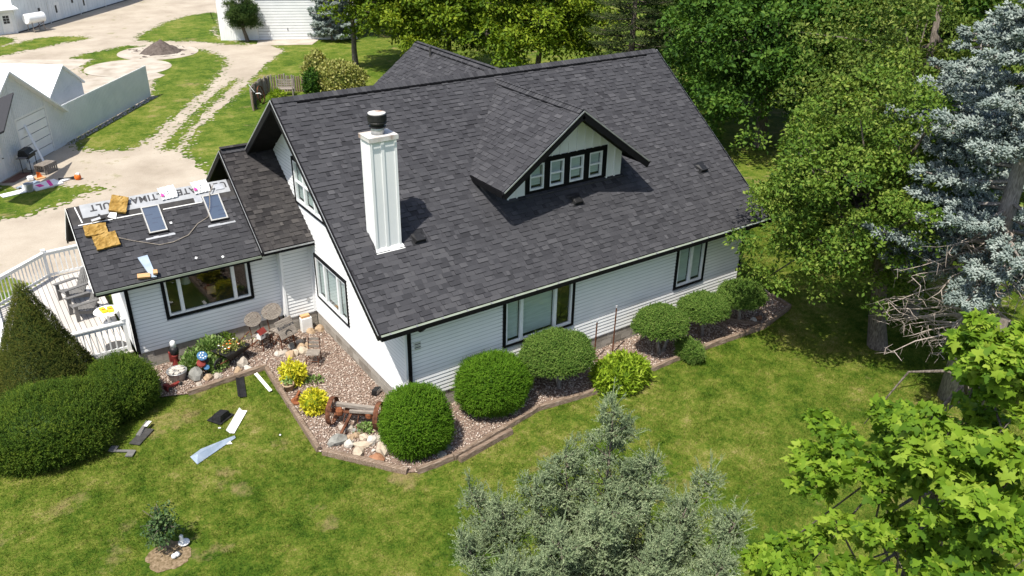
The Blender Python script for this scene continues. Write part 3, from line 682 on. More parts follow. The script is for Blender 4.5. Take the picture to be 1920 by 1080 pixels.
# skylights
for x0 in (1.78, 3.49):
    w, v0, v1 = .49, 1.40, 2.28
    s = MB(TW); s.box(x0, x0+.032, v0, v1, 0, .07).box(x0+w-.032, x0+w, v0, v1, 0, .07).box(x0+.032, x0+w-.032, v0, v0+.035, 0, .07).box(x0+.032, x0+w-.032, v1-.035, v1, 0, .07)
    sk = s.build('skylight', mt['skyframe'], house)
    MB(TW).add([(x0+.032, v0+.035, .055), (x0+w-.032, v0+.035, .055), (x0+w-.032, v1-.035, .055), (x0+.032, v1-.035, .055)], [(0, 1, 2, 3)]).build('pane', mt['glass_sky'], sk)
    MB(TW).box(x0+.032, x0+w-.032, v0+.035, v1-.035, .01, .02).build('shaft', mt['sky_reflect'], sk)  # flat plate under the glass, its blue paints the sky reflection
    MB(TW).box(x0-.03, x0+w+.03, v0-.03, v0-.001, .004, .055).build('curb', mt['trim'], sk)
    MB(TW).box(x0-.14, x0+w+.16, v0-.17, v0-.10, .013, .018).build('flashing', mt['metal'], sk)
MB(TW).box(3.26, 3.48, 2.12, 2.34, .012, .016).build('flashing', mt['metal'], house)
MB(TW).box(3.95, 4.2, 2.42, 2.62, .012, .03).build('flashing', mt['metal'], house)

# ---------------------------------------------------------------- dormer
XM, DW, DY, DZL, DZP = 6.36, 2.64, 1.16, 5.30, 7.18
kd = (DZP-DZL)/DW; cd = 1/math.hypot(1, kd); dl = math.hypot(DW, DZP-DZL)
yb = (DZP-EZ)/SLP+EY+.05
roof_panel('roof', (XM-DW, yb, DZL), (0, -1, 0), (cd, 0, kd*cd), yb-DY, dl, thick=.10)
roof_panel('roof', (XM+DW, DY, DZL), (0, 1, 0), (-cd, 0, kd*cd), yb-DY, dl, thick=.10)
cap_run((XM, DY, DZP), (XM, yb-.05, DZP), kd, kd, (1, 0, 0))
MB().box(XM-.165, XM-.14, DY+.75, yb-.35, DZP-.13, DZP-.085).build('ridge_vent', mt['trim'], house)  # vent sides, their black also paints the shadow edge of the caps
MB().box(XM+.14, XM+.165, DY+.75, yb-.35, DZP-.13, DZP-.085).build('ridge_vent', mt['trim'], house)
for s in (-1, 1):
    rake((XM+s*DW, DY-.024, DZL), (XM, DY-.024, DZP), .045, .21, 'trim', .125)
    rake((XM+s*DW, DY-.052, DZL), (XM, DY-.052, DZP), .012, .035, 'metal', .014, 'drip_edge')
    MB().box(*sorted((XM+s*(DW+.0), XM+s*(DW+.03))), DY, (DZL-EZ)/SLP+EY, DZL-.17, DZL-.015).build('fascia', mt['trim'], house)
DWY = 2.04; dx0, dx1 = 4.44, 8.70
TD = frame((0, DWY, 0), (1, 0, 0), (0, 1, 0))
zb = roof_z(DWY)-.04
def ceil_z(x): return DZP-.13-kd*abs(x-XM)
B0, B1, Z0, Z1 = 5.06, 8.08, 4.70, 5.71
WXS = [(5.19, 5.73), (5.91, 6.46), (6.64, 7.20), (7.38, 7.92)]
def dpoly(xa, xb, z0=None, y=-.008):
    """a strip of the dormer face between two x, from its foot to the roof"""
    z0 = zb if z0 is None else z0
    xs = [xa]+([XM] if xa < XM < xb else [])+[xb]
    top = [(x, ceil_z(x)) for x in xs]
    pl = [(xa, z0), (xb, z0)]+top[::-1]
    n = len(pl); V = [(x, y, z) for x, z in pl]+[(x, .05, z) for x, z in pl]
    return V, [tuple(range(n)), tuple(range(2*n-1, n-1, -1))]+[(i, n+i, n+(i+1) % n, (i+1) % n) for i in range(n)]
dw = MB(TD)
for xa, xb, z0 in ((dx0, B0, None), (B0, B1, Z1), (B1, dx1, None)): dw.add(*dpoly(xa, xb, z0))
dwall = dw.build('wall', mt['white'], house)
x = dx0+.02
while x < dx1:
    z0 = zb if (x < B0 or x > B1) else Z1
    zt = ceil_z(x)-.02
    if zt-z0 > .06: MB(TD).box(x-.024, x+.024, -.04, -.009, z0, zt).build('batten', mt['white'], dwall)
    x += .305
MB().box(dx0, dx0+.05, DWY+.05, 3.3, zb, ceil_z(dx0)).box(dx1-.05, dx1, DWY+.05, 3.3, zb, ceil_z(dx1)).build('wall', mt['white'], house)
bnd = MB(TD); xs = [B0]+[q for w in WXS for q in w]+[B1]
for i in range(0, len(xs), 2): bnd.box(xs[i], xs[i+1], -.035, .05, Z0+.07, Z1-.13)
bnd.box(B0, B1, -.035, .05, Z0, Z0+.07); bnd.box(B0, B1, -.035, .05, Z1-.13, Z1)
bnd.build('window_band', mt['trim'], house)
for a, b in WXS: window(TD @ Matrix.Translation((a, 0, Z0+.07)), b-a, Z1-Z0-.20, [], True, case=.012, sash_h=True, topcase=.012)
lv = MB(TD).box(6.36, 6.66, -.03, -.009, 5.99, 6.29).build('wall_louver', mt['white'], house)
for i in range(5): MB(TD).box(6.38, 6.64, -.038, -.031, 6.01+i*.056, 6.045+i*.056).build('louver_slat', mt['white'], lv)
MB().box(dx0-.03, dx1+.03, DWY-.10, DWY-.03, zb-.03, zb+.0).build('flashing', mt['darkgrey'], house)

# ---------------------------------------------------------------- rear wing
RX, RZ, RW, RB = 8.10, 6.80, 4.4, 14.0
kr = .745; cr = 1/math.hypot(1, kr); rl = math.hypot(RW, kr*RW)
roof_panel('roof', (RX-RW, RB, RZ-kr*RW), (0, -1, 0), (cr, 0, kr*cr), RB-6.2, rl, thick=.14)
roof_panel('roof', (RX+RW, 6.2, RZ-kr*RW), (0, 1, 0), (-cr, 0, kr*cr), RB-6.2, rl, thick=.14)
cap_run((RX, RB, RZ), (RX, 6.6, RZ), kr, kr, (-1, 0, 0))
MB().box(RX-.17, RX-.14, 7.2, RB-.4, RZ-.14, RZ-.09).build('ridge_vent', mt['trim'], house)  # vent side, black also to paint the caps' shadow edge
MB().box(RX-3.7, RX+3.7, 11.4, 13.5, 0, 3.6).build('wall', mt['white'], house)
MB().add([(RX-3.7, 13.5, 3.6), (RX+3.7, 13.5, 3.6), (RX, 13.5, 6.4), (RX-3.7, 13.42, 3.6), (RX+3.7, 13.42, 3.6), (RX, 13.42, 6.4)],
         [(0, 1, 2), (5, 4, 3), (0, 3, 4, 1), (1, 4, 5, 2), (2, 5, 3, 0)]).build('gable_panel', mt['white'], house)
MB().lathe([(.045, -.3), (.045, .30), (.055, .31), (.055, .36)], (RX-.3, 12.3, RZ-.2), 10).build('vent_pipe', mt['darkgrey'], house)

# ---------------------------------------------------------------- chimney
cx0, cx1, cy0, cy1, ct = .09, .78, 1.55, 2.05, 7.22
chim = MB().box(cx0, cx1, cy0, cy1, 4.0, ct).build('chimney', mt['white'], house)
for a, b in ((cx0-.015, cx0+.05), (cx0+.28, cx0+.36), (cx1-.05, cx1+.015)):
    MB().box(a, b, cy0-.018, cy0-.001, 4.15, ct-.002).build('chimney_batten', mt['white'], chim)
for a, b in ((cy0-.017, cy0+.05), (cy1-.06, cy1)): MB().box(cx0-.017, cx0-.001, a, b, 4.3, ct-.004).build('chimney_batten', mt['white'], chim)
cap = MB().hexa([(cx0-.042, cy0-.042, ct+.001), (cx1+.042, cy0-.042, ct+.001), (cx1+.042, cy1+.042, ct+.001), (cx0-.042, cy1+.042, ct+.001)],
                [(cx0-.05, cy0-.05, ct+.05), (cx1+.05, cy0-.05, ct+.05), (cx1+.05, cy1+.05, ct+.05), (cx0-.05, cy1+.05, ct+.05)])
cap.box(cx0-.048, cx1+.048, cy0-.068, cy0-.061, ct-.06, ct+.045).box(cx0-.0428, cx0-.0421, cy0-.042, cy1+.042, ct-.06, ct+.045)
mt['caprust'] = pm('rusting_cap', [(.50, .49, .47), (.55, .54, .52), (.46, .42, .38), (.22, .11, .065)], .8, 2.6, detail=6, bump=.2)
cap.build('chimney_cap', mt['caprust'], chim)
fx, fy = .43, 1.80
MB().lathe([(.17, .05), (.16, .20), (.15, .22)], (fx, fy, ct), 24).build('flue_collar', mt['metal'], chim, True)
MB().lathe([(.20, .22), (.21, .25), (.17, .26), (.17, .31), (.23, .315), (.235, .35), (.225, .36), (.225, .38), (.235, .385), (.235, .54), (.22, .55)], (fx, fy, ct), 28).build('flue_cowl', mt['black'], chim)
MB().lathe([(.215, .55), (.215, .57), (.16, .585), (.05, .59)], (fx, fy, ct), 28).build('flue_lid', mt['caprust'], chim)
# flashing pan at the foot
MB(frame((0, 0, 0), (1, 0, 0), (0, 1, 0))).add([(cx0-.05, cy0-.10, roof_z(cy0-.10)+.016), (cx1+.08, cy0-.10, roof_z(cy0-.10)+.016), (cx1+.05, cy0, roof_z(cy0)+.05), (cx0-.02, cy0, roof_z(cy0)+.05)],
      [(0, 1, 2, 3)]).build('flashing', mt['whitepaint'], chim)
# low roof vents
for x, y in ((1.32, 1.62), (6.62, 1.60), (11.92, 1.65)):
    T = Matrix.Translation((x, y, roof_z(y))) @ Matrix.Rotation(math.atan(SLP), 4, 'X')
    v = MB(T).hexa([(-.17, -.16, .012), (.17, -.16, .012), (.17, .16, .012), (-.17, .16, .012)], [(-.13, -.15, .13), (.13, -.15, .13), (.10, .10, .09), (-.10, .10, .09)])
    v.box(-.23, .23, -.20, .24, .012, .017)
    v.build('roof_vent', mt['black'], house)

# ================================================================== PLANTS
LB = 1.33
def leafmat_(n, cols, *k): return leafmat(n, [tuple(min(.8, c*LB) for c in q) for q in cols], *k)
mt['l_apple'] = leafmat_('apple_leaf', [(.020, .048, .007), (.050, .096, .012), (.090, .142, .020), (.165, .205, .042)], .24)
mt['l_maple'] = leafmat_('maple_leaf_light', [(.028, .068, .006), (.068, .130, .010), (.118, .190, .015), (.19, .255, .032)], .32)
mt['l_far'] = leafmat_('maple_leaf_yellowgreen', [(.030, .060, .006), (.064, .108, .008), (.108, .156, .011), (.175, .212, .02)], .28)
mt['l_dark'] = leafmat_('tree_leaf_deep', [(.012, .034, .006), (.026, .064, .009), (.046, .096, .013), (.078, .132, .020)], .22)
mt['l_olive'] = leafmat_('tree_leaf_olive', [(.024, .048, .008), (.050, .086, .013), (.084, .122, .021), (.145, .17, .042)], .24)
mt['n_spruce'] = leafmat_('blue_spruce_needles', [(.058, .080, .070), (.122, .153, .138), (.192, .226, .206), (.28, .315, .29)], .10)
mt['n_juniper'] = leafmat_('grey_juniper', [(.056, .086, .044), (.112, .150, .080), (.172, .214, .120), (.26, .30, .18)], .15)
mt['n_conif'] = leafmat_('dark_conifer', [(.014, .028, .010), (.028, .045, .015), (.048, .066, .022), (.075, .088, .034)], .10)
mt['n_pine'] = leafmat_('pine_needles', [(.012, .03, .008), (.025, .052, .012), (.045, .075, .018), (.07, .10, .025)], .12)
mt['n_yew'] = leafmat_('yew_needles', [(0.0216, 0.0459, 0.0068), (0.0405, 0.0783, 0.0095), (0.0743, 0.1188, 0.0135), (0.1283, 0.1688, 0.0216)], .15)
mt['n_yewold'] = leafmat_('yew_needles_dull', [(0.0216, 0.0351, 0.0068), (0.0459, 0.0621, 0.0108), (0.0891, 0.0972, 0.0189), (0.1350, 0.1283, 0.0297)], .15)
mt['n_round'] = leafmat_('bright_arborvitae', [(.030, .075, .006), (.055, .125, .008), (.085, .170, .012), (.125, .215, .02)], .22)
mt['n_pom'] = leafmat_('juniper_green', [(.034, .072, .012), (.062, .118, .020), (.10, .160, .030), (.145, .20, .05)], .18)
mt['n_gold'] = leafmat_('golden_shrub', [(.12, .17, .012), (.30, .30, .015), (.46, .43, .03), (.58, .53, .08)], .25)
mt['n_spirea'] = leafmat_('lime_spirea', [(.06, .11, .008), (.12, .19, .012), (.185, .26, .02), (.27, .335, .045)], .30)
mt['l_tan'] = leafmat_('tan_green_shrub', [(.075, .10, .018), (.15, .165, .04), (.235, .235, .075), (.30, .285, .11)], .25)
mt['l_peren'] = leafmat_('perennial_leaf', [(.05, .10, .02), (.10, .17, .04), (.165, .24, .075), (.24, .30, .13)], .25)
mt['l_small'] = leafmat_('dark_bush_leaf', [(.018, .04, .016), (.035, .068, .026), (.060, .098, .036), (.12, .16, .06)], .2)

def T3(v, f): return np.array(v, float), np.array(f)
LEAF = T3([(0, 0, 0), (.30, .48, .10), (0, 1, -.08), (-.30, .48, .10)], [(0, 1, 2), (0, 2, 3)])
_o = [(0, 0), (.20, -.07), (.30, .10), (.62, .06), (.52, .28), (.66, .52), (.38, .50), (.24, .60), (.20, .84), (0, 1.08)]
_o = _o+[(-x, y) for x, y in _o[-2:0:-1]]
MAPLE = T3([(0, .36, .06)]+[(x, y, -.28*(x*x+(y-.36)**2)+(.05 if i % 2 else 0)) for i, (x, y) in enumerate(_o)], [(0, i+1, (i+1) % len(_o)+1) for i in range(len(_o))])
def _needle(n_ring, n_n, tipr, core, wid=.035, fwd=.22):
    V, F = [], []
    for i in range(n_ring):
        y = .05+.8*i/max(1, n_ring-1)
        for j in range(n_n):
            a = 2*math.pi*(j+.5*(i % 2))/n_n; c, s = math.cos(a), math.sin(a); k = len(V)
            t = tipr*(1-.35*i/n_ring)
            V += [(-s*wid+c*.02, y, c*wid+s*.02), (s*wid+c*.02, y, -c*wid+s*.02), (c*t, y+fwd, s*t)]; F.append((k, k+1, k+2))
    if core:
        k = len(V); V += [(core, .0, 0), (-core*.5, 0, core*.87), (-core*.5, 0, -core*.87), (0, 1.05, 0)]; F += [(k, k+1, k+3), (k+1, k+2, k+3), (k+2, k, k+3)]
    return T3(V, F)
SPRUCE = _needle(4, 5, .17, .07, .04, .18)
FEATHER = _needle(3, 3, .26, .07, .085, .26)
SHOOT = _needle(2, 4, .28, .05, .06, .34)
GOLD = T3([(0, 0, 0), (.16, .5, .05), (0, 1, 0), (-.16, .5, .05)], [(0, 1, 2), (0, 2, 3)])

def _fingers():
    V, F = [], []
    for (ang, roll, ln, st) in ((0, 0, 1.0, .0), (.75, .3, .62, .10), (.75, 2.3, .60, .16), (.8, 4.2, .62, .06), (.6, 1.3, .55, .40), (.6, 3.4, .55, .44), (.65, 5.4, .52, .36)):
        d_ = Vector((math.sin(ang)*math.cos(roll), math.cos(ang), math.sin(ang)*math.sin(roll))); x_ = d_.cross(Vector((.3, .2, 1))).normalized(); y_ = d_.cross(x_); o_ = Vector((0, st, 0)); k = len(V)
        V.append(o_)
        for q in range(4): a_ = q*math.pi/2; V.append(o_+d_*(ln*.40)+(x_*math.cos(a_)+y_*math.sin(a_))*.125)
        V.append(o_+d_*ln)
        for q in range(4): F += [(k, k+1+q, k+1+(q+1) % 4), (k+5, k+1+(q+1) % 4, k+1+q)]
    return T3([tuple(v) for v in V], F)
FINGERS = _fingers()
def unit(a): return a/np.maximum(np.linalg.norm(a, axis=-1, keepdims=True), 1e-9)
def rdir(n): return unit(rng.normal(size=(n, 3)))
def place(tpl, C, Y, N, S, rnd):
    V0, F0 = tpl; n = len(C); Y = unit(Y); Z = unit(N-(N*Y).sum(-1, keepdims=True)*Y); X = np.cross(Y, Z)
    S = np.broadcast_to(np.asarray(S, float), (n,))[:, None, None]
    V = (V0[None, :, 0:1]*X[:, None]+V0[None, :, 1:2]*Y[:, None]+V0[None, :, 2:3]*Z[:, None])*S+C[:, None]
    F = F0[None]+len(V0)*np.arange(n)[:, None, None]
    return V.reshape(-1, 3), F.reshape(-1, 3), np.repeat(rnd, len(F0))
def joinp(ps):
    Vs, Fs, Rs, k = [], [], [], 0
    for V, F, R in ps: Vs.append(V); Fs.append(F+k); Rs.append(R); k += len(V)
    return np.concatenate(Vs), np.concatenate(Fs), np.concatenate(Rs)
def bump3(P, sc, seed=0.0):
    return np.array([mnoise.noise(Vector((p[0]*sc+seed, p[1]*sc, p[2]*sc))) for p in P])

def clump_leaves(cc, rc, per, size, tpl, flat=.75, droop=.3, upn=.6):
    """leaves on and in clumps with centres cc and radii rc"""
    n = len(cc)*per
    c = np.repeat(cc, per, 0); r = np.repeat(rc, per)
    d = rdir(n); d[:, 2] = np.where(d[:, 2] < -.35, -d[:, 2], d[:, 2])
    q = rng.uniform(.35, 1.0, n)**.6
    P = c+d*(r*q)[:, None]*np.array([1, 1, flat])
    N = unit(d*.7+np.array([0, 0, upn])+rng.normal(size=(n, 3))*.45)
    Y = unit(d*.8+rng.normal(size=(n, 3))*.7-np.array([0, 0, droop]))
    S = size*rng.uniform(.55, 1.3, n)
    shade = np.repeat(rng.uniform(-.18, .18, len(cc)), per)
    R = np.clip(rng.beta(2.3, 2.3, n)+shade+.12*(q-.7), 0, 1)
    return place(tpl, P, Y, N, S, R)
def ellipsoid_clumps(c, rad, n, rc, shell=.55, zmin=-.75, seed=0):
    d = rdir(n*2); d = d[d[:, 2] > zmin][:n]
    q = rng.uniform(shell, 1.0, len(d))
    P = d*q[:, None]*np.array(rad)
    P *= (1+.35*bump3(d*1.0, 1.7, seed))[:, None]
    return P+np.array(c), rng.uniform(rc*.65, rc*1.25, len(d))

def branchy(m, base, top, r0, r1, tips, n_seg=5, lr=.06, wob=.12):
    base, top = Vector(base), Vector(top); ax = top-base
    pts = [base+ax*(i/n_seg)+Vector((random.uniform(-wob, wob), random.uniform(-wob, wob), 0))*(i > 0) for i in range(n_seg+1)]
    m.tube([base-Vector((0, 0, .15))]+pts, [r0*1.5, r0*1.12]+[r0+(r1-r0)*i/n_seg for i in range(1, n_seg+1)], 9)
    for t in tips:
        t = Vector(t); f = random.uniform(.35, .95); a = base+ax*f
        mid = a.lerp(t, .5)+Vector((random.uniform(-.3, .3), random.uniform(-.3, .3), random.uniform(.0, .4)))
        m.tube([a, a.lerp(mid, .5)+Vector((0, 0, .08)), mid, t], [lr, lr*.75, lr*.5, lr*.18], 5)
def tree(name, label, base, height, trunk_r, c, rad, nclump, rc, per, leaf, mat, bark='bark', tpl=LEAF, group=None, lean=(0, 0), shell=.5, zmin=-.7, nlimb=26, seed=0):
    t = thing(name, label, 'tree', base, group=group)
    cc, rr = ellipsoid_clumps(c, rad, nclump, rc, shell, zmin, seed)
    V, F, R = clump_leaves(cc, rr, per, leaf, tpl)
    m = MB(); tips = [tuple(cc[i]) for i in rng.choice(len(cc), min(nlimb, len(cc)), replace=False)]
    branchy(m, (0, 0, 0), (lean[0], lean[1], height), trunk_r, trunk_r*.35, tips, lr=trunk_r*.32)
    m.build('trunk', mt[bark], t, True)
    obj('crown', fast_mesh('crown', V, F, mt[mat], R), t)
    return t

# ---- the broad tree beside the house corner
tree('apple_tree', 'broad leafy tree with thick trunk overhanging the house corner', (13.97, -4.57, 0), 6.0, .28, (-1.6, 1.05, 5.0), (2.85, 2.95, 3.4), 300, .50, 165, .120, 'l_apple', lean=(-1.0, .7), zmin=-.80, nlimb=40, shell=.35)
# ---- blue spruces
def spruce(name, label, base, H, R, nb, z0, mat='n_spruce', bark='barklight', spray=.24, dead=0, tpl=FINGERS, trunk_r=.2, group=None, dens=1.0, up=.25, az=None, gaps=0.0):
    t = thing(name, label, 'tree', base, group=group); m = MB(); dm = MB()
    m.tube([(0, 0, -.1), (0, 0, H*.3), (0, 0, H*.65), (0, 0, H)], [trunk_r*1.25, trunk_r, trunk_r*.55, .02], 9)
    Cs, Ys, Ns, Ss = [], [], [], []
    for i in range(nb):
        f = (i+.5)/nb
        if gaps and random.random() < gaps: continue
        z = z0+(H-z0)*f**.95; l = R*(1-f)**.75*random.uniform(.72, 1.12)+.25; a = i*2.399+random.uniform(-.35, .35)
        d = Vector((math.cos(a), math.sin(a), 0)); p0 = Vector((0, 0, z))
        n = max(4, int(l/.28)); pts = []
        for j in range(n+1):
            s = j/n; pts.append(p0+d*(l*s)+Vector((0, 0, -.22*l*s+.30*l*s*s*up/.25*.8)))
        m.tube(pts, [trunk_r*.22*(1-j/(n+1))+.006 for j in range(n+1)], 4, cap=False)
        side = Vector((-d.y, d.x, 0)); sub = max(3, int(l/.16*dens))
        for j in range(sub):
            s = .22+.78*(j+random.random())/sub; q = pts[min(int(s*n), n-1)].lerp(pts[min(int(s*n)+1, n)], (s*n) % 1)
            ll = (.30+.55*(1-s))*min(1, l/1.6)
            for sg in (-1, 1):
                w = (side*sg*random.uniform(.7, 1.1)+d*random.uniform(.5, 1.0)+Vector((0, 0, random.uniform(-.15, .2)))).normalized()
                kk = max(2, int(ll/.12))
                for g_ in range(kk):
                    pp = q+w*(ll*(g_+.6)/kk)+Vector((random.gauss(0, .04), random.gauss(0, .04), random.gauss(0, .05)))
                    Cs.append(pp); Ys.append(w*.8+d*.3+Vector((random.gauss(0, .45), random.gauss(0, .45), random.uniform(-.1, .55)))); Ss.append(spray*random.uniform(.65, 1.2))
        for j in range(4):
            Cs.append(pts[-1]+Vector((random.gauss(0, .05), random.gauss(0, .05), random.gauss(0, .04)))); Ys.append(d+Vector((random.gauss(0, .4), random.gauss(0, .4), .4))); Ss.append(spray*random.uniform(.8, 1.2))
    for j in range(14):
        Cs.append(Vector((random.gauss(0, .05), random.gauss(0, .05), H-random.uniform(0, .7)))); Ys.append(Vector((random.gauss(0, .5), random.gauss(0, .5), 1))); Ss.append(spray)
    C = np.array([tuple(c) for c in Cs]); Y = np.array([tuple(y) for y in Ys]); S = np.array(Ss); n = len(C)
    V, F, Rn = place(tpl, C, Y, rdir(n), S, np.clip(rng.beta(2.2, 2, n), 0, 1))
    if dead:
        for i in range(dead):
            z = random.uniform(2.2, z0+1.6); a = random.uniform(0, 6.28) if az is None else random.uniform(*az); l = random.uniform(.9, 2.7)
            d = Vector((math.cos(a), math.sin(a), random.uniform(-.25, .12)))
            pts = [Vector((0, 0, z))+d*(l*s)+Vector((random.gauss(0, .06), random.gauss(0, .06), -.18*s*s*l))*(s > 0) for s in (0, .3, .6, .85, 1)]
            dm.tube(pts, [.035, .026, .018, .010, .004], 4)
            for j in range(7):
                s = random.uniform(.35, 1); q = pts[int(s*3.99)].lerp(pts[min(int(s*3.99)+1, 4)], random.random())
                w = Vector((random.gauss(0, 1), random.gauss(0, 1), random.gauss(-.3, .5))).normalized()*random.uniform(.2, .7)
                k_ = q+w*.5+Vector((random.gauss(0, .06), random.gauss(0, .06), random.gauss(0, .06)))
                dm.tube([q, k_, q+w], [.010, .007, .003], 3, cap=False)
                dm.tube([k_, k_+Vector((random.gauss(0, .15), random.gauss(0, .15), random.gauss(-.05, .12)))], [.005, .002], 3, cap=False)
        dm.build('dead_branches', mt['deadtwig'], t)['kind'] = 'stuff'
    m.build('trunk', mt[bark], t, True)
    obj('crown', fast_mesh('crown', V, F, mt[mat], Rn), t); return t
spruce('blue_spruce', 'tall blue spruce with bare dead lower twigs and grey trunk', (13.19, -7.37, 0), 12.0, 3.0, 115, 3.7, gaps=.33, dead=85, trunk_r=.27, az=(1.2, 4.6), spray=.25, dens=1.1)
spruce('blue_spruce', 'blue spruce with pointed top behind the taller one', (16.6, -4.0, 0), 9.45, 2.9, 95, 2.4, spray=.25, dead=20, gaps=.12, dens=1.1)

# ---- the light green maple close to the lens
JUN = [(0.25, 0.24, 6.64, 0.95), (-0.26, 0.59, 6.03, 0.7), (0.5, -0.33, 6.17, 0.7), (-1.21, 1.55, 5.2, 0.55), (-1.06, 1.01, 5.22, 0.6), (-0.74, 0.58, 5.66, 0.6), (1.23, -0.73, 5.91, 0.5), (0.6, -0.92, 5.78, 0.6), (0.92, -1.49, 5.83, 0.5), (-1.7, 0.96, 4.95, 0.6), (-0.38, -0.56, 5.99, 0.75), (-1.05, -0.36, 5.66, 0.75), (-0.09, -1.26, 5.69, 0.7), (-1.56, 0.07, 5.13, 0.7), (0.39, -1.79, 5.6, 0.6)]
MAP = [(-1.02, 0.78, 6.53, 0.5), (-1.0, 0.44, 7.03, 0.5), (-1.06, 0.01, 7.2, 0.5), (-1.25, 0.07, 6.81, 0.45), (-1.25, 0.37, 6.48, 0.42), (-1.23, 1.07, 6.3, 0.32), (-0.97, -0.17, 7.61, 0.45), (-1.17, -0.62, 7.78, 0.5), (-1.36, -1.07, 7.8, 0.55), (-1.32, -1.19, 8.19, 0.5), (-1.56, -1.45, 7.87, 0.5), (-1.32, -0.86, 7.42, 0.5), (-1.27, -0.55, 7.12, 0.42), (-0.91, -0.58, 8.69, 0.32), (-1.09, -0.93, 8.76, 0.38), (-1.11, -0.66, 8.47, 0.28), (-1.25, -1.16, 8.53, 0.38), (-0.89, -0.69, 8.86, 0.24), (-1.65, -1.32, 7.27, 0.5), (-1.85, -1.61, 7.57, 0.55), (-2.02, -1.66, 7.16, 0.55), (-2.14, -1.95, 7.4, 0.6), (-1.95, -1.3, 6.9, 0.45), (-1.85, -0.68, 6.49, 0.34), (-1.96, -0.42, 6.18, 0.38), (-2.1, -0.93, 6.41, 0.42), (-2.06, -0.29, 5.84, 0.36), (-1.95, 0.59, 5.53, 0.34), (-2.21, 0.69, 5.18, 0.34), (-2.1, 0.21, 5.46, 0.36), (-1.58, -1.6, 8.35, 0.6), (-2.02, -2.03, 8.05, 0.6), (-1.25, -1.39, 8.84, 0.5), (-2.37, -1.27, 6.44, 0.5), (-2.36, -0.64, 5.82, 0.45), (-2.51, 0.14, 5.2, 0.42), (-2.38, -1.91, 6.96, 0.6)]
t = thing('maple_tree', 'bright light green maple with large lobed leaves in near corner', 'tree', (1.3, -12.3, 0))
cc = np.array([q[:3] for q in MAP]); rr = np.array([q[3] for q in MAP])
cc2 = np.repeat(cc, 4, 0)+rng.normal(size=(len(cc)*4, 3))*np.repeat(rr, 4)[:, None]*np.array((.62, .62, .45)); rr2 = np.repeat(rr, 4)*.46
V, F, R = clump_leaves(cc2, rr2, 66, .104, MAPLE, flat=.48, droop=.5, upn=.9)
m = MB(); branchy(m, (0, 0, 0), (.3, -.2, 8.4), .17, .05, [tuple(q) for q in cc], lr=.03)
m.build('trunk', mt['bark'], t, True); obj('crown', fast_mesh('crown', V, F, mt['l_maple'], R), t)

# ---- grey-green juniper in front
def juniper(name, label, base, leaders, mat):
    t = thing(name, label, 'tree', base); m = MB(); dm = MB(); Cs, Ys, Ss = [], [], []
    m.tube([(0, 0, -.1), (.05, 0, 2.5), (.1, .05, 4.8)], [.17, .13, .07], 8)
    for (tx, ty, tz, lr_) in leaders:
        tip = Vector((tx, ty, tz)); a0 = Vector((tx*.12, ty*.12, tz*.45)); ln = (tip-a0).length
        md = a0.lerp(tip, .5)+Vector((tx, ty, 0))*.12-Vector((0, 0, .1)); m.tube([a0, md, tip], [.05, .03, .006], 5)
        nb = int(26+lr_*34)
        for i in range(nb):
            f = random.random()**.8; c0 = a0.lerp(md, f*2) if f < .5 else md.lerp(tip, f*2-1)
            l = lr_*(1-f)**.55*random.uniform(.45, 1.15)+.10; a = i*2.399+random.gauss(0, .4)
            d = Vector((math.cos(a), math.sin(a), random.uniform(.15, .9))).normalized(); e_ = c0+d*l
            m.tube([c0, c0.lerp(e_, .5)-Vector((0, 0, .03)), e_], [.014, .009, .003], 3, cap=False)
            for kq in range(2+int(l*4)):
                s = random.uniform(.35, 1.0); kc = c0.lerp(e_, s)+Vector((random.gauss(0, .07), random.gauss(0, .07), random.gauss(0, .05))); kr = random.uniform(.06, .12)
                for j in range(30):
                    o = Vector((random.gauss(0, 1), random.gauss(0, 1), random.gauss(0, .8))); o = o.normalized()*kr*random.uniform(.4, 1.1)
                    Cs.append(kc+o); Ys.append(o*6+d*.5+Vector((random.gauss(0, .4), random.gauss(0, .4), random.gauss(.45, .4)))); Ss.append(random.uniform(.05, .10))
            if random.random() < .45:       # feathery leading shoots
                w = (d+Vector((random.gauss(0, .25), random.gauss(0, .25), random.uniform(.1, .7)))).normalized(); ll = random.uniform(.12, .34)
                dm.tube([e_, e_+w*ll*.6, e_+w*ll], [.007, .006, .002], 3, cap=False)
                for g_ in range(7): Cs.append(e_+w*(ll*(g_+1)/8)); Ys.append(w+Vector((random.gauss(0, .35), random.gauss(0, .35), random.gauss(0, .35)))); Ss.append(random.uniform(.04, .07))
        w = Vector((random.gauss(0, .15), random.gauss(0, .15), 1))
        for k_ in range(3):
            w = Vector((random.gauss(0, .3), random.gauss(0, .3), 1)).normalized(); dm.tube([tip-w*.1, tip+w*.35], [.008, .002], 3, cap=False)
            for g_ in range(10): Cs.append(tip+w*(.035*g_-.05)); Ys.append(w+Vector((random.gauss(0, .4), random.gauss(0, .4), random.gauss(0, .3)))); Ss.append(random.uniform(.05, .085))
    C = np.array([tuple(c) for c in Cs]); Y = np.array([tuple(c) for c in Ys]); n = len(C)
    V, F, Rn = place(FEATHER, C, Y, rdir(n), np.array(Ss), np.clip(rng.beta(2.2, 2, n), 0, 1))
    m.build('trunk', mt['bark'], t, True); dm.build('shoots', mt['n_juniper'], t)['kind'] = 'stuff'
    obj('crown', fast_mesh('crown', V, F, mt[mat], Rn), t); print('juniper sprays', n); return t
juniper('juniper_tree', 'grey-green juniper with feathery tips in front of the lawn', (-2.0, -9.8, 0), [(q[0], q[1], q[2]+(.05 if i == 0 else -.10), q[3]*(1.0 if i == 0 else .92)) for i, q in enumerate(JUN)], 'n_juniper')

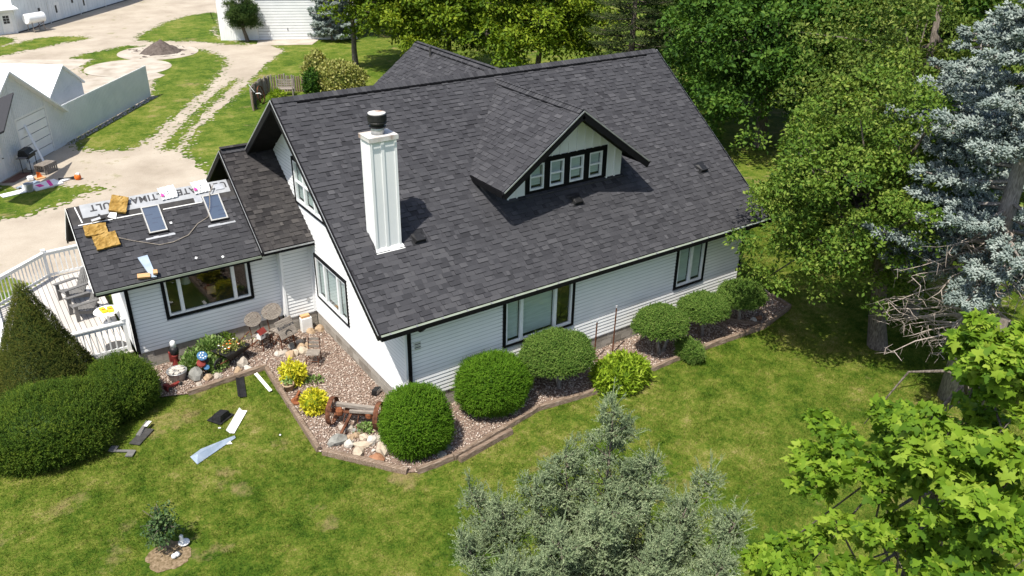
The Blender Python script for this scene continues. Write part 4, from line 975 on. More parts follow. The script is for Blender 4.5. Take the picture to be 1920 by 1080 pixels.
# ---- trees behind the house
def far_tree(lb, base, H, rad, cz, mat, n=150, rc=.85, per=120, leaf=.24, seed=1, bark='bark', tr=.22, off=(0, 0)):
    return tree('maple_tree', lb, (*base, 0), H*.8, tr, (off[0], off[1], cz), rad, n, rc, per, leaf, mat, bark, seed=seed, group='trees behind the house', zmin=-.9, shell=.35, nlimb=20)
far_tree('yellow-green maple with short dark trunk on the back lawn', (17.37, 40.72), 8, (3.9, 3.9, 3.7), 5.1, 'l_far', 170, .8, 120, .27, 2, off=(2.0, -1.3))
far_tree('yellow-green maple straight behind the rear wing roof', (22.0, 35.0), 10, (5.2, 5.0, 4.8), 4.9, 'l_far', 230, .9, 120, .28, 3)
far_tree('yellow-green maple behind the main ridge, next to the dark conifer', (25.4, 29.0), 9, (4.8, 4.6, 4.6), 4.6, 'l_far', 230, .85, 120, .27, 4)
far_tree('large deep green tree behind the far roof edge', (27.4, 11.6), 12, (6.0, 5.8, 5.6), 5.6, 'l_dark', 400, .82, 130, .23, 5, tr=.3)
far_tree('deep green tree between the conifer and the large tree', (33.0, 19.5), 12, (5.4, 5.4, 5.6), 5.4, 'l_dark', 240, 1.0, 110, .29, 6, tr=.3)
far_tree('deep green tree behind the olive tree at the upper edge', (37.0, 9.0), 13, (6.2, 6.2, 5.8), 5.8, 'l_dark', 240, 1.1, 110, .31, 7, tr=.3)
far_tree('olive green tree rising behind the broad tree and the spruces', (23.4, 1.2), 11, (4.9, 5.0, 5.4), 5.2, 'l_olive', 300, .72, 150, .165, 8, tr=.28)
far_tree('olive green tree at the far upper corner beyond the spruces', (29.5, -2.6), 11, (5.4, 5.4, 5.6), 5.4, 'l_olive', 230, .95, 120, .24, 9, tr=.28)
far_tree('distant deep green tree at the top behind the maples', (31.0, 44.0), 12, (6.0, 6.0, 5.6), 6.0, 'l_dark', 130, 1.2, 90, .36, 10)
far_tree('distant yellow-green tree far behind the rear wing', (26.0, 52.0), 12, (6.0, 6.0, 5.6), 6.0, 'l_far', 110, 1.3, 90, .40, 11)
far_tree('distant deep green tree beyond the dark conifer', (41.0, 31.0), 13, (6.5, 6.5, 6.0), 6.4, 'l_dark', 130, 1.3, 90, .38, 12)
far_tree('distant deep green tree at the top right of the roofs', (50.0, 17.0), 13, (7.0, 7.0, 6.2), 6.6, 'l_dark', 130, 1.4, 90, .40, 13)
far_tree('distant olive tree beyond the upper corner', (46.0, 2.0), 13, (7.0, 7.0, 6.4), 6.6, 'l_olive', 130, 1.4, 90, .38, 14)
spruce('conifer_tree', 'dark green conifer behind the main ridge', (27.2, 22.0, 0), 11.5, 3.0, 90, .8, 'n_conif', 'bark', .34, 0, SHOOT, .2, dens=.8)
spruce('spruce_tree', 'pale blue spruce in front of the white garage wall', (20.2, 51.3, 0), 6.0, 1.8, 60, .25, 'n_spruce', 'barklight', .34, 0, FINGERS, .14, dens=.9)
# leaning pine by the garage
t = thing('pine_tree', 'small dark pine with leaning trunk before the white garage', 'tree', (13.85, 54.1, 0))
cc, rr = ellipsoid_clumps((-.35, -.2, 2.15), (1.15, 1.15, 1.45), 70, .40, .35, -.8, 21)
V, F, R = clump_leaves(cc, rr, 110, .26, SHOOT); m = MB(); branchy(m, (0, 0, 0), (-.55, -.2, 2.7), .16, .08, [tuple(c) for c in cc[:10]], lr=.05)
m.build('trunk', mt['bark'], t, True); obj('crown', fast_mesh('crown', V, F, mt['n_pine'], R), t)

# ---- clipped shrubs
def shell_points(n, rad, zcut=-.55):
    d = rdir(int(n*1.9)); d = d[d[:, 2] > zcut][:n]; return d
def core_geo(c, rad, k=.86, zcut=-.55):
    nu, nv = 20, 10; V, F = [], []
    for i in range(nv+1):
        ph = math.pi/2-(math.pi/2-math.asin(zcut))*i/nv
        for j in range(nu):
            th = 2*math.pi*j/nu; V.append((c[0]+rad[0]*k*math.cos(ph)*math.cos(th), c[1]+rad[1]*k*math.cos(ph)*math.sin(th), c[2]+rad[2]*k*math.sin(ph)))
    for i in range(nv):
        for j in range(nu):
            a, b, c_, d_ = i*nu+j, i*nu+(j+1) % nu, (i+1)*nu+(j+1) % nu, (i+1)*nu+j; F += [(a, b, c_), (a, c_, d_)]
    return np.array(V), np.array(F), np.full(len(F), .05)
def round_bush(name, label, base, rad, cz, n, size, mat, tpl=FEATHER, zcut=-.6, rough=.06, trunk=None, group=None, cat='shrub', updir=.3, jit=.45, lump=1.6, layers=1):
    t = thing(name, label, cat, base, group=group)
    d = shell_points(n, rad, zcut); k = 1+rough*1.6*bump3(d, lump, base[0])+rough*.5*rng.normal(size=len(d))-np.abs(rng.normal(size=len(d)))*.06*layers+(rng.random(len(d)) < .03)*rng.uniform(.02, .08, len(d))
    P = d*np.array(rad)*k[:, None]+np.array((0, 0, cz))
    nrm = unit(d/np.array(rad)); m_ = len(d)
    Y = unit(nrm+rng.normal(size=(m_, 3))*jit+np.array((0, 0, updir)))
    R = np.clip(rng.beta(2.3, 2.3, m_)+.18*bump3(d, 2.2, 3+base[1]), 0, 1)
    g1 = place(tpl, P-Y*size*.35, Y, unit(nrm+rng.normal(size=(m_, 3))*.6), size*rng.uniform(.7, 1.25, m_), R)
    V, F, Rr = joinp([g1, core_geo((0, 0, cz), rad, .86, max(zcut, -.9))])
    if trunk:
        m = MB()
        for (ax, ay, bx, by) in trunk:
            m.tube([(ax, ay, -.05), (ax*.3+bx*.7, ay*.6+by*.4, cz*.45), (bx, by, cz-rad[2]*.3)], [.07, .055, .04], 6)
        m.build('trunk', mt['barklight'], t, True)
    obj('foliage', fast_mesh('foliage', V, F, mt[mat], Rr), t); return t
round_bush('round_shrub', 'bright green clipped ball shrub at the house corner', (-.35, -1.12, 0), (.87, .85, .95), .80, 12000, .10, 'n_round', zcut=-.8, rough=.085)
round_bush('round_shrub', 'bright green clipped ball shrub under the wide front window', (2.14, -.76, 0), (.98, .90, .82), .80, 12000, .10, 'n_round', zcut=-.85, rough=.085)
round_bush('cloud_shrub', 'domed shrub on pale crooked trunk under the wide front window', (4.20, -.86, 0), (1.0, .90, .54), 1.04, 8500, .13, 'n_pom', zcut=-.20, rough=.09, trunk=[(.05, -.15, -.1, 0), (.0, -.1, .3, .1)])
round_bush('cloud_shrub', 'domed shrub on crooked trunk beside the trailing branch', (7.92, -1.10, 0), (.77, .70, .47), 1.0, 6500, .13, 'n_pom', zcut=-.2, rough=.10, trunk=[(.0, -.1, -.15, 0), (.15, -.05, .35, -.1)])
round_bush('cloud_shrub', 'domed shrub on single trunk in middle of the gravel strip', (9.72, -1.12, 0), (.74, .68, .42), 1.0, 6000, .13, 'n_pom', zcut=-.18, rough=.09, trunk=[(.1, 0, 0, 0)])
round_bush('cloud_shrub', 'domed shrub partly behind the hanging tree leaves', (11.40, -1.15, 0), (.76, .68, .42), 1.0, 6000, .13, 'n_pom', zcut=-.18, rough=.09, trunk=[(.1, 0, 0, 0)])
round_bush('trailing_shrub', 'dark trailing branch spilling over the timber edge', (8.50, -1.85, 0), (.28, .42, .30), .30, 1800, .13, 'n_pom', zcut=-.8, rough=.22)
round_bush('spirea_shrub', 'lime green spreading shrub on the timber edge', (5.86, -1.72, 0), (.86, .66, .46), .34, 4200, .17, 'n_spirea', GOLD, zcut=-.7, rough=.16, jit=.8)
round_bush('golden_shrub', 'golden yellow shrub beside the clay pot', (-1.88, 3.35, 0), (.33, .33, .33), .30, 1100, .14, 'n_gold', GOLD, zcut=-.7, rough=.2, jit=.8)
round_bush('golden_shrub', 'golden yellow shrub beside the rusty axle', (-1.92, 1.72, 0), (.33, .33, .34), .30, 1100, .13, 'n_gold', GOLD, zcut=-.7, rough=.16, jit=.7)
round_bush('yew_shrub', 'large spreading dark yew in front of the cone', (-7.90, 3.85, 0), (1.50, 1.28, .98), .62, 14000, .12, 'n_yew', SHOOT, zcut=-.62, rough=.10, updir=.6, jit=.5)
round_bush('yew_shrub', 'smaller rounded yew beside the gravel bed', (-6.05, 4.70, 0), (.86, .92, .86), .62, 8000, .11, 'n_yew', SHOOT, zcut=-.7, rough=.10, updir=.6, jit=.5)
# cone yew
t = thing('cone_yew', 'tall cone shaped yew beside the deck railing', 'shrub', (-7.68, 6.0, 0)); H, Rb, n = 3.62, 1.52, 21000
f = rng.uniform(0, 1, n); f = 1-np.sqrt(1-f*.9995); a = rng.uniform(0, 6.283, n)
prof = ((1-f)**1.0*Rb+.02)*np.where(f < .12, .86+f*1.17, 1.0)
P = np.stack([np.cos(a)*prof, np.sin(a)*prof, f*H+.05], 1); nr = unit(np.stack([np.cos(a), np.sin(a), np.full(n, .5)], 1))
P += nr*(.05*bump3(P, 1.8, 2)-np.abs(rng.normal(size=n))*.03)[:, None]
Y = unit(nr+rng.normal(size=(n, 3))*.5+np.array((0, 0, .7)))
g1 = place(SHOOT, P, Y, nr, .085*rng.uniform(.7, 1.25, n), np.clip(rng.beta(2.2, 2.4, n)+.25*bump3(P, 1.1, 7), 0, 1))
cv = [(0, 0, H*.97)]+[(math.cos(6.283*j/18)*Rb*.88, math.sin(6.283*j/18)*Rb*.90, .02) for j in range(18)]
V, F, R = joinp([g1, (np.array(cv), np.array([(0, 1+j, 1+(j+1) % 18) for j in range(18)]), np.full(18, .02))])
obj('foliage', fast_mesh('foliage', V, F, mt['n_yewold'], R), t)
# shrub by the back fence, in two lobes
round_bush('fence_shrub', 'tan-green bushy shrub at the end of the back fence', (13.3, 34.3, 0), (1.6, 1.3, 1.1), .75, 4200, .20, 'l_tan', LEAF, zcut=-.7, rough=.18, jit=.8)
round_bush('fence_shrub', 'tall tan-green shrub behind the back fence', (12.5, 36.0, 0), (.85, .8, 1.25), 1.0, 2400, .20, 'l_tan', LEAF, zcut=-.8, rough=.18, jit=.8)
round_bush('fence_shrub', 'small dark green shrub against the back fence', (11.45, 34.3, 0), (.55, .5, .85), .75, 1200, .18, 'l_dark', LEAF, zcut=-.8, rough=.2, jit=.8)
# young bush in the lawn
sheet('mulch_ring', disc(-6.50, -1.5, .50, 30), .012, mt['mulch'], .05, .12, 4, 'ring of dry mulch around the young bush')
t = thing('young_bush', 'small dark leafy bush standing alone in the mulch ring', 'shrub', (-6.50, -1.30, 0))
cc, rr = ellipsoid_clumps((0, 0, .62), (.36, .36, .50), 40, .15, .3, -.8, 3)
V, F, R = clump_leaves(cc, rr, 26, .085, LEAF); m = MB(); branchy(m, (0, 0, 0), (0, 0, .7), .022, .01, [tuple(c) for c in cc[:14]], lr=.01, wob=.03)
m.build('stem', mt['bark'], t); obj('foliage', fast_mesh('foliage', V, F, mt['l_small'], R), t)

# ================================================================== TIMBER EDGING
def timbers(label, runs, w=.15, h=.16, stack=False):
    t = thing('timber_edging', label, 'garden edging', (*runs[0][0], 0), group='timber edging of the gravel beds')
    ox_, oy_ = runs[0][0]
    for pts in runs:
        for (a, b) in zip(pts[:-1], pts[1:]):
            a = Vector((*a, 0)); b = Vector((*b, 0)); l = (b-a).length; n = max(1, round(l/1.7)); d = (b-a)/l
            for i in range(n):
                p, q = a+d*(l*i/n+.01), a+d*(l*(i+1)/n-.012); off = Vector((-d.y, d.x, 0))*random.uniform(-.02, .02)
                p += off; q += off*random.uniform(-1, 1); hh = h*random.uniform(.85, 1.1)
                L_ = (q-p).length; e = .02; T = frame(p-Vector((ox_, oy_, 0)), d, (-d.y, d.x, 0))
                m = MB(T)
                # six-station log with uneven arrises
                k = 6; V = []
                for s in range(k+1):
                    x = L_*s/k; j = lambda: random.uniform(-.012, .012)
                    V += [(x, -w/2+j(), -.03), (x, -w/2+e+j(), hh*.88+j()), (x, -w*.2+j(), hh+j()), (x, w*.25+j(), hh+j()), (x, w/2-e+j(), hh*.86+j()), (x, w/2+j(), -.03)]
                F = [(s*6+r_, s*6+(r_+1) % 6, s*6+6+(r_+1) % 6, s*6+6+r_) for s in range(k) for r_ in range(6)]
                F += [(5, 4, 3, 2, 1, 0), tuple(k*6+r_ for r_ in range(6))]
                m.add(V, F).build('timber', mt['timber'], t)
    return t
timbers('long straight timber edging in front of the planted wing bed', [[(-4.54, 4.39), (-2.26, 4.54)]])
timbers('timber edging running from the bed corner toward the boulders', [[(-2.30, 4.42), (-2.41, 2.24), (-2.52, .04)]])
timbers('pale slanting timber edging below the heap of boulders', [[(-2.46, -.06), (-1.06, -1.9)]], w=.19)
timbers('long timber edging along the front gravel strip', [[(-.87, -2.02), (.13, -2.06), (1.83, -1.77), (3.16, -1.5), (5.28, -1.78), (8.51, -1.7), (11.85, -1.84), (13.71, -1.4), (13.85, -.5)],
                                                           [(.2, -2.2), (1.95, -1.93)], [(11.2, -.9), (11.9, -1.72)]])

# ================================================================== STONES
def rock_mesh(a, b, c, mat, seed, sub=2):
    import bmesh
    bm = bmesh.new(); bmesh.ops.create_icosphere(bm, subdivisions=sub, radius=1)
    for v in bm.verts:
        k = 1+.42*mnoise.noise(v.co*1.2+Vector((seed*3.1, seed, 0)))+.16*mnoise.noise(v.co*3+Vector((0, seed, 5)))
        v.co *= k; v.co = Vector((v.co.x*a, v.co.y*b, max(v.co.z, -.45)*c))
    me = bpy.data.meshes.new('boulder'); bm.to_mesh(me); bm.free(); me.materials.append(mat); return me
RC = {'grey': [(.17, .17, .155), (.27, .265, .24)], 'white': [(.38, .35, .31), (.50, .47, .42)], 'tan': [(.27, .19, .12), (.39, .29, .195)], 'beige': [(.34, .28, .21), (.47, .40, .31)],
      'brown': [(.20, .095, .05), (.33, .17, .10)], 'pale': [(.31, .27, .225), (.42, .375, .32)]}
for k_, v_ in RC.items(): mt['rock_'+k_] = pm('fieldstone_'+k_, v_, .9, 7, detail=6, bump=.4, bscale=22, spec=.15)
_rk = [0]
def rock(x, y, a, b, c, kind, label, rz=None, z=.03, group=None):
    _rk[0] += 1
    o = obj('boulder', rock_mesh(a, b, c, mt['rock_'+kind], _rk[0])); o.location = (x, y, z+c*.30); o.rotation_euler = (random.uniform(-.15, .15), random.uniform(-.15, .15), random.uniform(0, 3) if rz is None else rz)
    return tag(o, label, 'rock', group)
GP = 'boulders heaped by the rusty axle'
for (x, y, a, b, c, k_, lb) in ((-1.98, .10, .17, .28, .17, 'grey', 'large smooth grey boulder at the edge of the boulder heap'), (-1.58, .46, .18, .14, .15, 'pale', 'pale flat boulder under the axle tongue'),
      (-1.42, .26, .10, .08, .10, 'grey', 'small grey stone beside the axle tongue'), (-1.66, .08, .14, .10, .11, 'tan', 'tan stone tucked beside the large grey boulder'),
      (-1.80, -.16, .14, .13, .14, 'white', 'round whitish boulder in the middle of the heap'), (-1.53, -.38, .26, .10, .12, 'beige', 'long narrow beige boulder in the middle of the heap'),
      (-1.48, .06, .10, .09, .10, 'tan', 'small tan stone behind the long narrow boulder'), (-1.36, -.12, .12, .11, .12, 'beige', 'beige stone at the back of the boulder heap'),
      (-1.27, -.38, .13, .17, .17, 'white', 'upright whitish boulder beside the ball shrub'), (-1.12, -.84, .23, .21, .21, 'beige', 'largest rounded beige boulder beside the ball shrub'),
      (-1.46, -1.06, .21, .14, .13, 'brown', 'reddish brown oval boulder against the timber'), (-1.76, -.60, .28, .15, .11, 'beige', 'flat tan slab boulder along the slanting timber'),
      (-1.38, -.70, .06, .05, .05, 'white', 'tiny white stone between the brown and beige boulders'), (-1.08, -.42, .14, .12, .12, 'pale', 'pale stone half behind the ball shrub')):
    rock(x, y, a, b, c, k_, lb, group=GP)
for (x, y, a, b, c, k_, lb) in ((-4.10, 5.10, .26, .20, .24, 'grey', 'grey-green boulder beside the galvanised tub'), (-3.84, 4.84, .15, .12, .11, 'tan', 'tan stone by the grey-green boulder, nearer the tub'),
      (-3.60, 4.78, .12, .10, .09, 'pale', 'pale stone by the spinner, second from the tub'), (-4.15, 4.66, .12, .08, .05, 'pale', 'flat pale stone lying against the long straight timber'),
      (-2.80, 5.00, .20, .16, .19, 'pale', 'large pale boulder at the wheelbarrow front'), (-3.02, 4.76, .17, .11, .08, 'tan', 'tan flat stone below the wheelbarrow'),
      (-2.74, 4.70, .15, .10, .08, 'white', 'whitish flat stone near the timber corner'), (-2.45, 6.10, .17, .14, .13, 'tan', 'tan stone against the wing foundation'),
      (-2.06, 6.08, .15, .13, .13, 'pale', 'pale stone behind the oval-backed chair'), (-.40, 5.75, .19, .13, .11, 'tan', 'tan stone by the foundation below the utility box'), (-.12, 5.72, .17, .14, .12, 'tan', 'tan stone in the inner house corner')):
    rock(x, y, a, b, c, k_, lb)
GC = 'stones heaped among the garden chairs'
for (x, y, s, k_, lb) in ((-1.60, 4.95, .15, 'pale', 'pale stone at the foot of the lettered board'), (-1.45, 4.72, .17, 'tan', 'tan stone in front of the lettered board'), (-1.28, 4.80, .14, 'beige', 'beige stone in front of the lettered board'),
      (-1.02, 5.02, .15, 'tan', 'tan stone between the lettered board and the low chair'), (-1.05, 4.74, .17, 'beige', 'largest beige stone behind the low chair'), (-.95, 5.30, .13, 'pale', 'pale stone farthest back beside the lettered board'),
      (-1.22, 5.22, .14, 'grey', 'dark grey stone under the lettered board'), (-.78, 4.95, .14, 'tan', 'tan stone nearest the gable wall behind the low chair'), (-1.75, 5.02, .11, 'white', 'small whitish stone nearest the bed corner timber')):
    rock(x, y, s*1.15, s*.85, s*.8, k_, lb, group=GC)
rock(11.85, -1.45, .16, .13, .13, 'white', 'white stone at the end of the front gravel strip')
rock(12.15, -1.40, .14, .10, .10, 'brown', 'reddish stone at the end of the front gravel strip')
rock(-.05, -1.80, .17, .11, .09, 'grey', 'grey flat stone at the foot of the corner ball shrub')
rock(.22, -1.62, .13, .10, .08, 'grey', 'grey stone in the shade of the corner ball shrub')

# ================================================================== RUSTY AXLE
ax = thing('rusty_axle', 'rusty farm axle with two iron wheels and wooden beam', 'axle', (-1.72, .98, 0), math.atan2(-.87, .91))
def iron_wheel(parent, x, R=.37, w=.12):
    T = Matrix.Translation((x, 0, R+.03)) @ Matrix.Rotation(math.pi/2, 4, 'Y')
    m = MB(T); n = 28; V = []
    for (r_, z_) in ((R, -w/2), (R, w/2), (R-.02, w/2), (R-.02, -w/2)): V += [(r_*math.cos(6.2832*j/n), r_*math.sin(6.2832*j/n), z_) for j in range(n)]
    m.add(V, [(q*n+j, q*n+(j+1) % n, ((q+1) % 4)*n+(j+1) % n, ((q+1) % 4)*n+j) for q in range(4) for j in range(n)])
    wh = m.build('wheel', mt['rust'], parent)
    MB(T).lathe([(.05, -.09), (.06, -.04), (.06, .04), (.05, .09)], n=12).build('hub', mt['rust'], wh)
    for j in range(8):
        a = j*math.pi/4; MB(T).tube([(0.05*math.cos(a), .05*math.sin(a), .03), ((R-.02)*math.cos(a), (R-.02)*math.sin(a), 0)], .010, 5).build('spoke', mt['rust'], wh)
iron_wheel(ax, 0); iron_wheel(ax, 1.26)
MB().tube([(-.1, 0, .40), (1.36, 0, .40)], .035, 8).build('axle_shaft', mt['rust'], ax)
MB().bar((.06, .10, .55), (1.18, .06, .56), .10, .09).build('beam', mt['oldwood'], ax)
MB().bar((.5, -.08, .50), (1.2, -.05, .52), .08, .06).build('beam', mt['oldwood'], ax)
for x in (.2, 1.0): MB().lathe([(.07, -.1), (.10, -.05), (.10, .05), (.06, .11)], (x, -.02, .40), 12).build('gear_case', mt['rustbright'], ax)
MB().bar((.55, .0, .45), (.42, -.75, .12), .07, .05).build('tongue', mt['rust'], ax)
for x, y in ((.35, -.4), (.5, -.5), (.75, -.45), (.62, .3), (.9, .25)): MB().tube([(x*.9+.05, 0, .42), (x, y, .06)], .012, 5).build('rod', mt['rust'], ax)
MB().bar((.3, .12, .35), (.95, .12, .33), .05, .16).build('crossbar', mt['rust'], ax)

# ================================================================== GARDEN CHAIRS, SIGN, BIRD HOUSE
def garden_chair(label, loc, rz, back='oval', s=1.0, seat=True):
    t = thing('garden_chair', label, 'chair', loc, rz, 'rusty garden chairs in the gravel bed', s)
    for x in (-.2, .2):
        for y in (-.2, .2): MB().tube([(x*1.08, y*1.08, 0), (x, y, .42)], .016, 6).build('leg', mt['rust'], t)
        MB().tube([(x, .2, .42), (x*.95, .27, .92)], .014, 6).build('back_post', mt['rust'], t)
        MB().tube([(x*1.04, -.2, .2), (x*1.04, .2, .2)], .010, 5).build('stretcher', mt['rust'], t)
    MB().tube([(-.2, -.21, .2), (.2, -.21, .2)], .010, 5).build('stretcher', mt['rust'], t)
    for x in (-.2, .2): MB().tube([(x, -.2, .42), (x, .2, .42)], .014, 5).build('seat_rail', mt['rust'], t)
    if seat:
        for i in range(4): MB().box(-.22, .22, -.2+i*.105, -.11+i*.105, .43, .45).build('seat_slat', mt['oldwood'], t)
    if back == 'oval':
        T = Matrix.Translation((0, .26, .90)) @ Matrix.Rotation(math.radians(-38), 4, 'X')
        for i in range(7):
            x0, x1 = -.31+i*.0886, -.31+(i+1)*.0886-.006
            hgt = lambda x: .22*math.sqrt(max(.02, 1-(x/.33)**2))
            MB(T).add([(x0, 0, -hgt(x0)), (x1, 0, -hgt(x1)), (x1, 0, hgt(x1)), (x0, 0, hgt(x0)), (x0, .02, -hgt(x0)), (x1, .02, -hgt(x1)), (x1, .02, hgt(x1)), (x0, .02, hgt(x0))],
                      [(0, 1, 2, 3), (7, 6, 5, 4), (0, 4, 5, 1), (1, 5, 6, 2), (2, 6, 7, 3), (3, 7, 4, 0)]).build('back_slat', mt['oldwood'], t)
    else:
        for i in range(3): MB().bar((-.22, .235+i*.03, .55+i*.13), (.22, .235+i*.03, .55+i*.13), .02, .09, upv=(0, 0, 1)).build('back_slat', mt['oldwood'], t)
    return t
garden_chair('rusty chair with oval slatted back nearest the wing window', (-1.95, 5.68, .03), .5, 'oval')
garden_chair('rusty chair with pale oval back behind the lettered board', (-1.38, 5.62, .03), .4, 'oval', 1.12)
garden_chair('low rusty chair with grey slatted back nearest the gable wall', (-1.02, 3.98, .03), -.6, 'slat', .85)
sg = thing('name_board', 'weathered square board with lettering on rusty legs', 'sign', (-1.38, 5.02, .03), .35)
for x in (-.24, .24):
    MB().tube([(x, 0, 0), (x, .03, .62)], .018, 6).build('leg', mt['rust'], sg); MB().tube([(x, .5, 0), (x, .12, .6)], .014, 6).build('leg', mt['rust'], sg)
MB().tube([(-.24, 0, .28), (.24, 0, .28)], .012, 5).build('stretcher', mt['rust'], sg); MB().tube([(-.24, .02, .55), (.0, .01, .3), (.24, .02, .55)], .012, 5).build('brace', mt['rust'], sg)
TB = Matrix.Translation((0, .0, .80)) @ Matrix.Rotation(math.radians(-28), 4, 'X')
MB(TB).box(-.31, .31, 0, .03, -.27, .30).build('board', mt['oldwood'], sg, bevel=.02)
sg_T = Matrix.Translation(Vector((-1.38, 5.02, .03))) @ Matrix.Rotation(.35, 4, 'Z') @ TB
text('Boellners', .14, sg_T @ Matrix.Translation((0, -.004, .03)) @ Matrix.Rotation(math.pi/2, 4, 'X'), mt['ink'], None, align='CENTER').parent = sg
for o_ in sg.children:
    if o_.name.startswith('lettering'): o_.matrix_parent_inverse = (Matrix.Translation((-1.38, 5.02, .03)) @ Matrix.Rotation(.35, 4, 'Z')).inverted(); o_.name = 'sign_lettering'; o_['kind'] = 'stuff'
MB(TB).tube([(.11*math.cos(a), -.01, -.17+.11*math.sin(a)) for a in [i*math.pi/8 for i in range(9)]], .012, 5).build('horseshoe', mt['black'], sg)
bh = thing('bird_house', 'small white bird house with red roof before the chair', 'bird house', (-2.03, 5.48, .47), .5)
MB().box(-.10, .10, -.08, .08, 0, .20).build('body', mt['whitepaint'], bh)
MB().add([(-.15, -.12, .18), (.15, -.12, .18), (.15, 0, .32), (-.15, 0, .32), (.15, .12, .18), (-.15, .12, .18)], [(0, 1, 2, 3), (3, 2, 4, 5)]).build('roof', mt['red'], bh)
MB(Matrix.Translation((0, -.082, .11)) @ Matrix.Rotation(math.pi/2, 4, 'X')).lathe([(.03, 0), (.03, .003)], n=12).build('entry_hole', mt['black'], bh)
ub = thing('utility_box', 'white utility box with a wood block on top by the corner', 'box', (-.46, 5.92, .03))
MB().box(-.17, .17, -.1, .1, 0, .48).build('case', mt['whitepaint'], ub, bevel=.01); MB().box(-.15, .12, -.06, .09, .481, .56).build('wood_block', mt['cleanwood'], ub)
fl = thing('flood_light', 'small black flood light by the gable foundation', 'light', (-.22, 1.55, .05), .6)
MB().hexa([(-.11, -.08, 0), (.11, -.08, 0), (.11, .08, 0), (-.11, .08, 0)], [(-.13, -.10, .18), (.13, -.10, .18), (.10, .06, .15), (-.10, .06, .15)]).build('housing', mt['black'], fl)
MB().box(-.10, .10, -.105, -.098, .05, .16).build('lens', mt['metal'], fl)
pot = thing('clay_pot', 'tan clay pot with a green plant beside the golden shrub', 'pot', (-2.16, 3.02, .03))
MB().lathe([(.11, 0), (.15, .20), (.17, .20), (.17, .24), (.14, .24), (.13, .20), (.0, .19)], n=18).build('bowl', mt['rock_tan'], pot, True)
C = rng.normal(size=(60, 3))*np.array((.06, .06, .05))+np.array((0, 0, .29)); V, F, R = place(LEAF, C, rdir(60)+np.array((0, 0, .6)), rdir(60), .09, rng.uniform(0, 1, 60)); obj('foliage', fast_mesh('foliage', V, F, mt['l_peren'], R), pot)
rs = thing('rusty_gear', 'orange rusty machine part lying against the timber', 'scrap', (-2.18, 2.38, .03), .4)
MB().lathe([(.17, .0), (.17, .05), (.06, .06), (.05, .16)], n=14).build('gear', mt['rustbright'], rs); MB().bar((-.05, 0, .1), (.35, .25, .06), .06, .06).build('arm', mt['rustbright'], rs); MB().bar((0, 0, .1), (.2, -.3, .05), .05, .05).build('arm', mt['rust'], rs)
for i, (x, y) in enumerate(((5.98, -.42), (6.72, -.40))):
    r_ = thing('iron_rod', ('thin rusty iron rod beside the domed shrub', 'taller rusty iron rod beside the lime shrub')[i], 'rod', (x, y, 0))
    MB().tube([(0, 0, 0), (.02, 0, 1.35+.25*i)], .022, 6).build('shaft', mt['rust'], r_); MB().tube([(0, 0, .06), (.35, -.12, .05)], .018, 5).build('foot', mt['rust'], r_); MB().tube([(.02, 0, 1.35+.25*i), (.02, 0, 1.42+.25*i)], .03, 6).build('cap', mt['pale'] if 'pale' in mt else mt['paper'], r_)

# ================================================================== WING BED ORNAMENTS
tub = thing('metal_tub', 'galvanised tub heaped with white stones beside the yew', 'tub', (-4.55, 5.30, .03))
MB().lathe([(.22, 0), (.27, .27), (.285, .28), (.27, .29), (.25, .26), (.0, .24)], n=22).build('bowl', mt['metal'], tub, True)
for i in range(9):
    a, r_ = i*.9, .05+.13*random.random(); o = obj('white_stone', rock_mesh(.09, .07, .06, mt['rock_white'], 40+i, 1), tub); o.location = (r_*math.cos(a), r_*math.sin(a), .28)
rt_ = thing('red_toy', 'red toy implement lying in front of the metal tub', 'toy', (-4.78, 4.92, .03), .35)
MB().box(-.22, .20, -.05, .05, .05, .10).build('frame', mt['red'], rt_); MB().box(-.24, -.12, -.10, .10, .02, .17).build('cab', mt['red'], rt_)
for x in (-.16, .18): MB(Matrix.Translation((x, -.08, .07)) @ Matrix.Rotation(math.pi/2, 4, 'X')).lathe([(.06, 0), (.06, .03)], n=12).build('wheel', mt['darkgrey'], rt_)
ln = thing('garden_statue', 'dark red and black garden statue with white top by the foundation', 'statue', (-4.40, 6.02, .03))
MB().lathe([(.13, 0), (.11, .10), (.08, .22), (.10, .34), (.12, .40)], n=12).build('base', mt['red'], ln, True)
MB().lathe([(.10, .40), (.13, .46), (.13, .58), (.09, .64)], n=14).build('body', mt['black'], ln, True); MB().lathe([(.085, .64), (.075, .80), (.05, .83)], n=14).build('top', mt['whitepaint'], ln, True); MB().box(-.16, -.07, -.05, .05, .2, .5).build('arm', mt['red'], ln)
def mound(label, loc, rad, n, size, mat, cz, name='perennial_plant'):
    t = thing(name, label, 'plant', loc); d = rdir(n*2); d = d[d[:, 2] > -.1][:n]
    P = d*np.array(rad)*rng.uniform(.45, 1.1, len(d))[:, None]+np.array((0, 0, cz)); Y = d+np.array((0, 0, .5))+rng.normal(size=(len(d), 3))*.4
    V, F, R = place(LEAF, P, Y, d+rng.normal(size=(len(d), 3))*.5, size*rng.uniform(.6, 1.3, len(d)), np.clip(rng.beta(2, 2, len(d)), 0, 1)); obj('foliage', fast_mesh('foliage', V, F, mt[mat], R), t)
    m = MB(); [m.tube([(0, 0, 0), tuple(P[i]*.9)], .006, 3, cap=False) for i in range(8)]; m.build('stems', mt['l_peren'], t); return t
mound('leafy green plant between statue and spinner', (-3.95, 5.62, .03), (.40, .38, .45), 650, .13, 'l_peren', .08)
mound('tallest leafy green plant against the wing foundation', (-3.45, 5.85, .03), (.42, .36, .55), 750, .13, 'l_peren', .12)
mound('leafy green plant right behind the wheelbarrow', (-2.92, 5.98, .03), (.30, .28, .46), 420, .11, 'l_apple', .12)
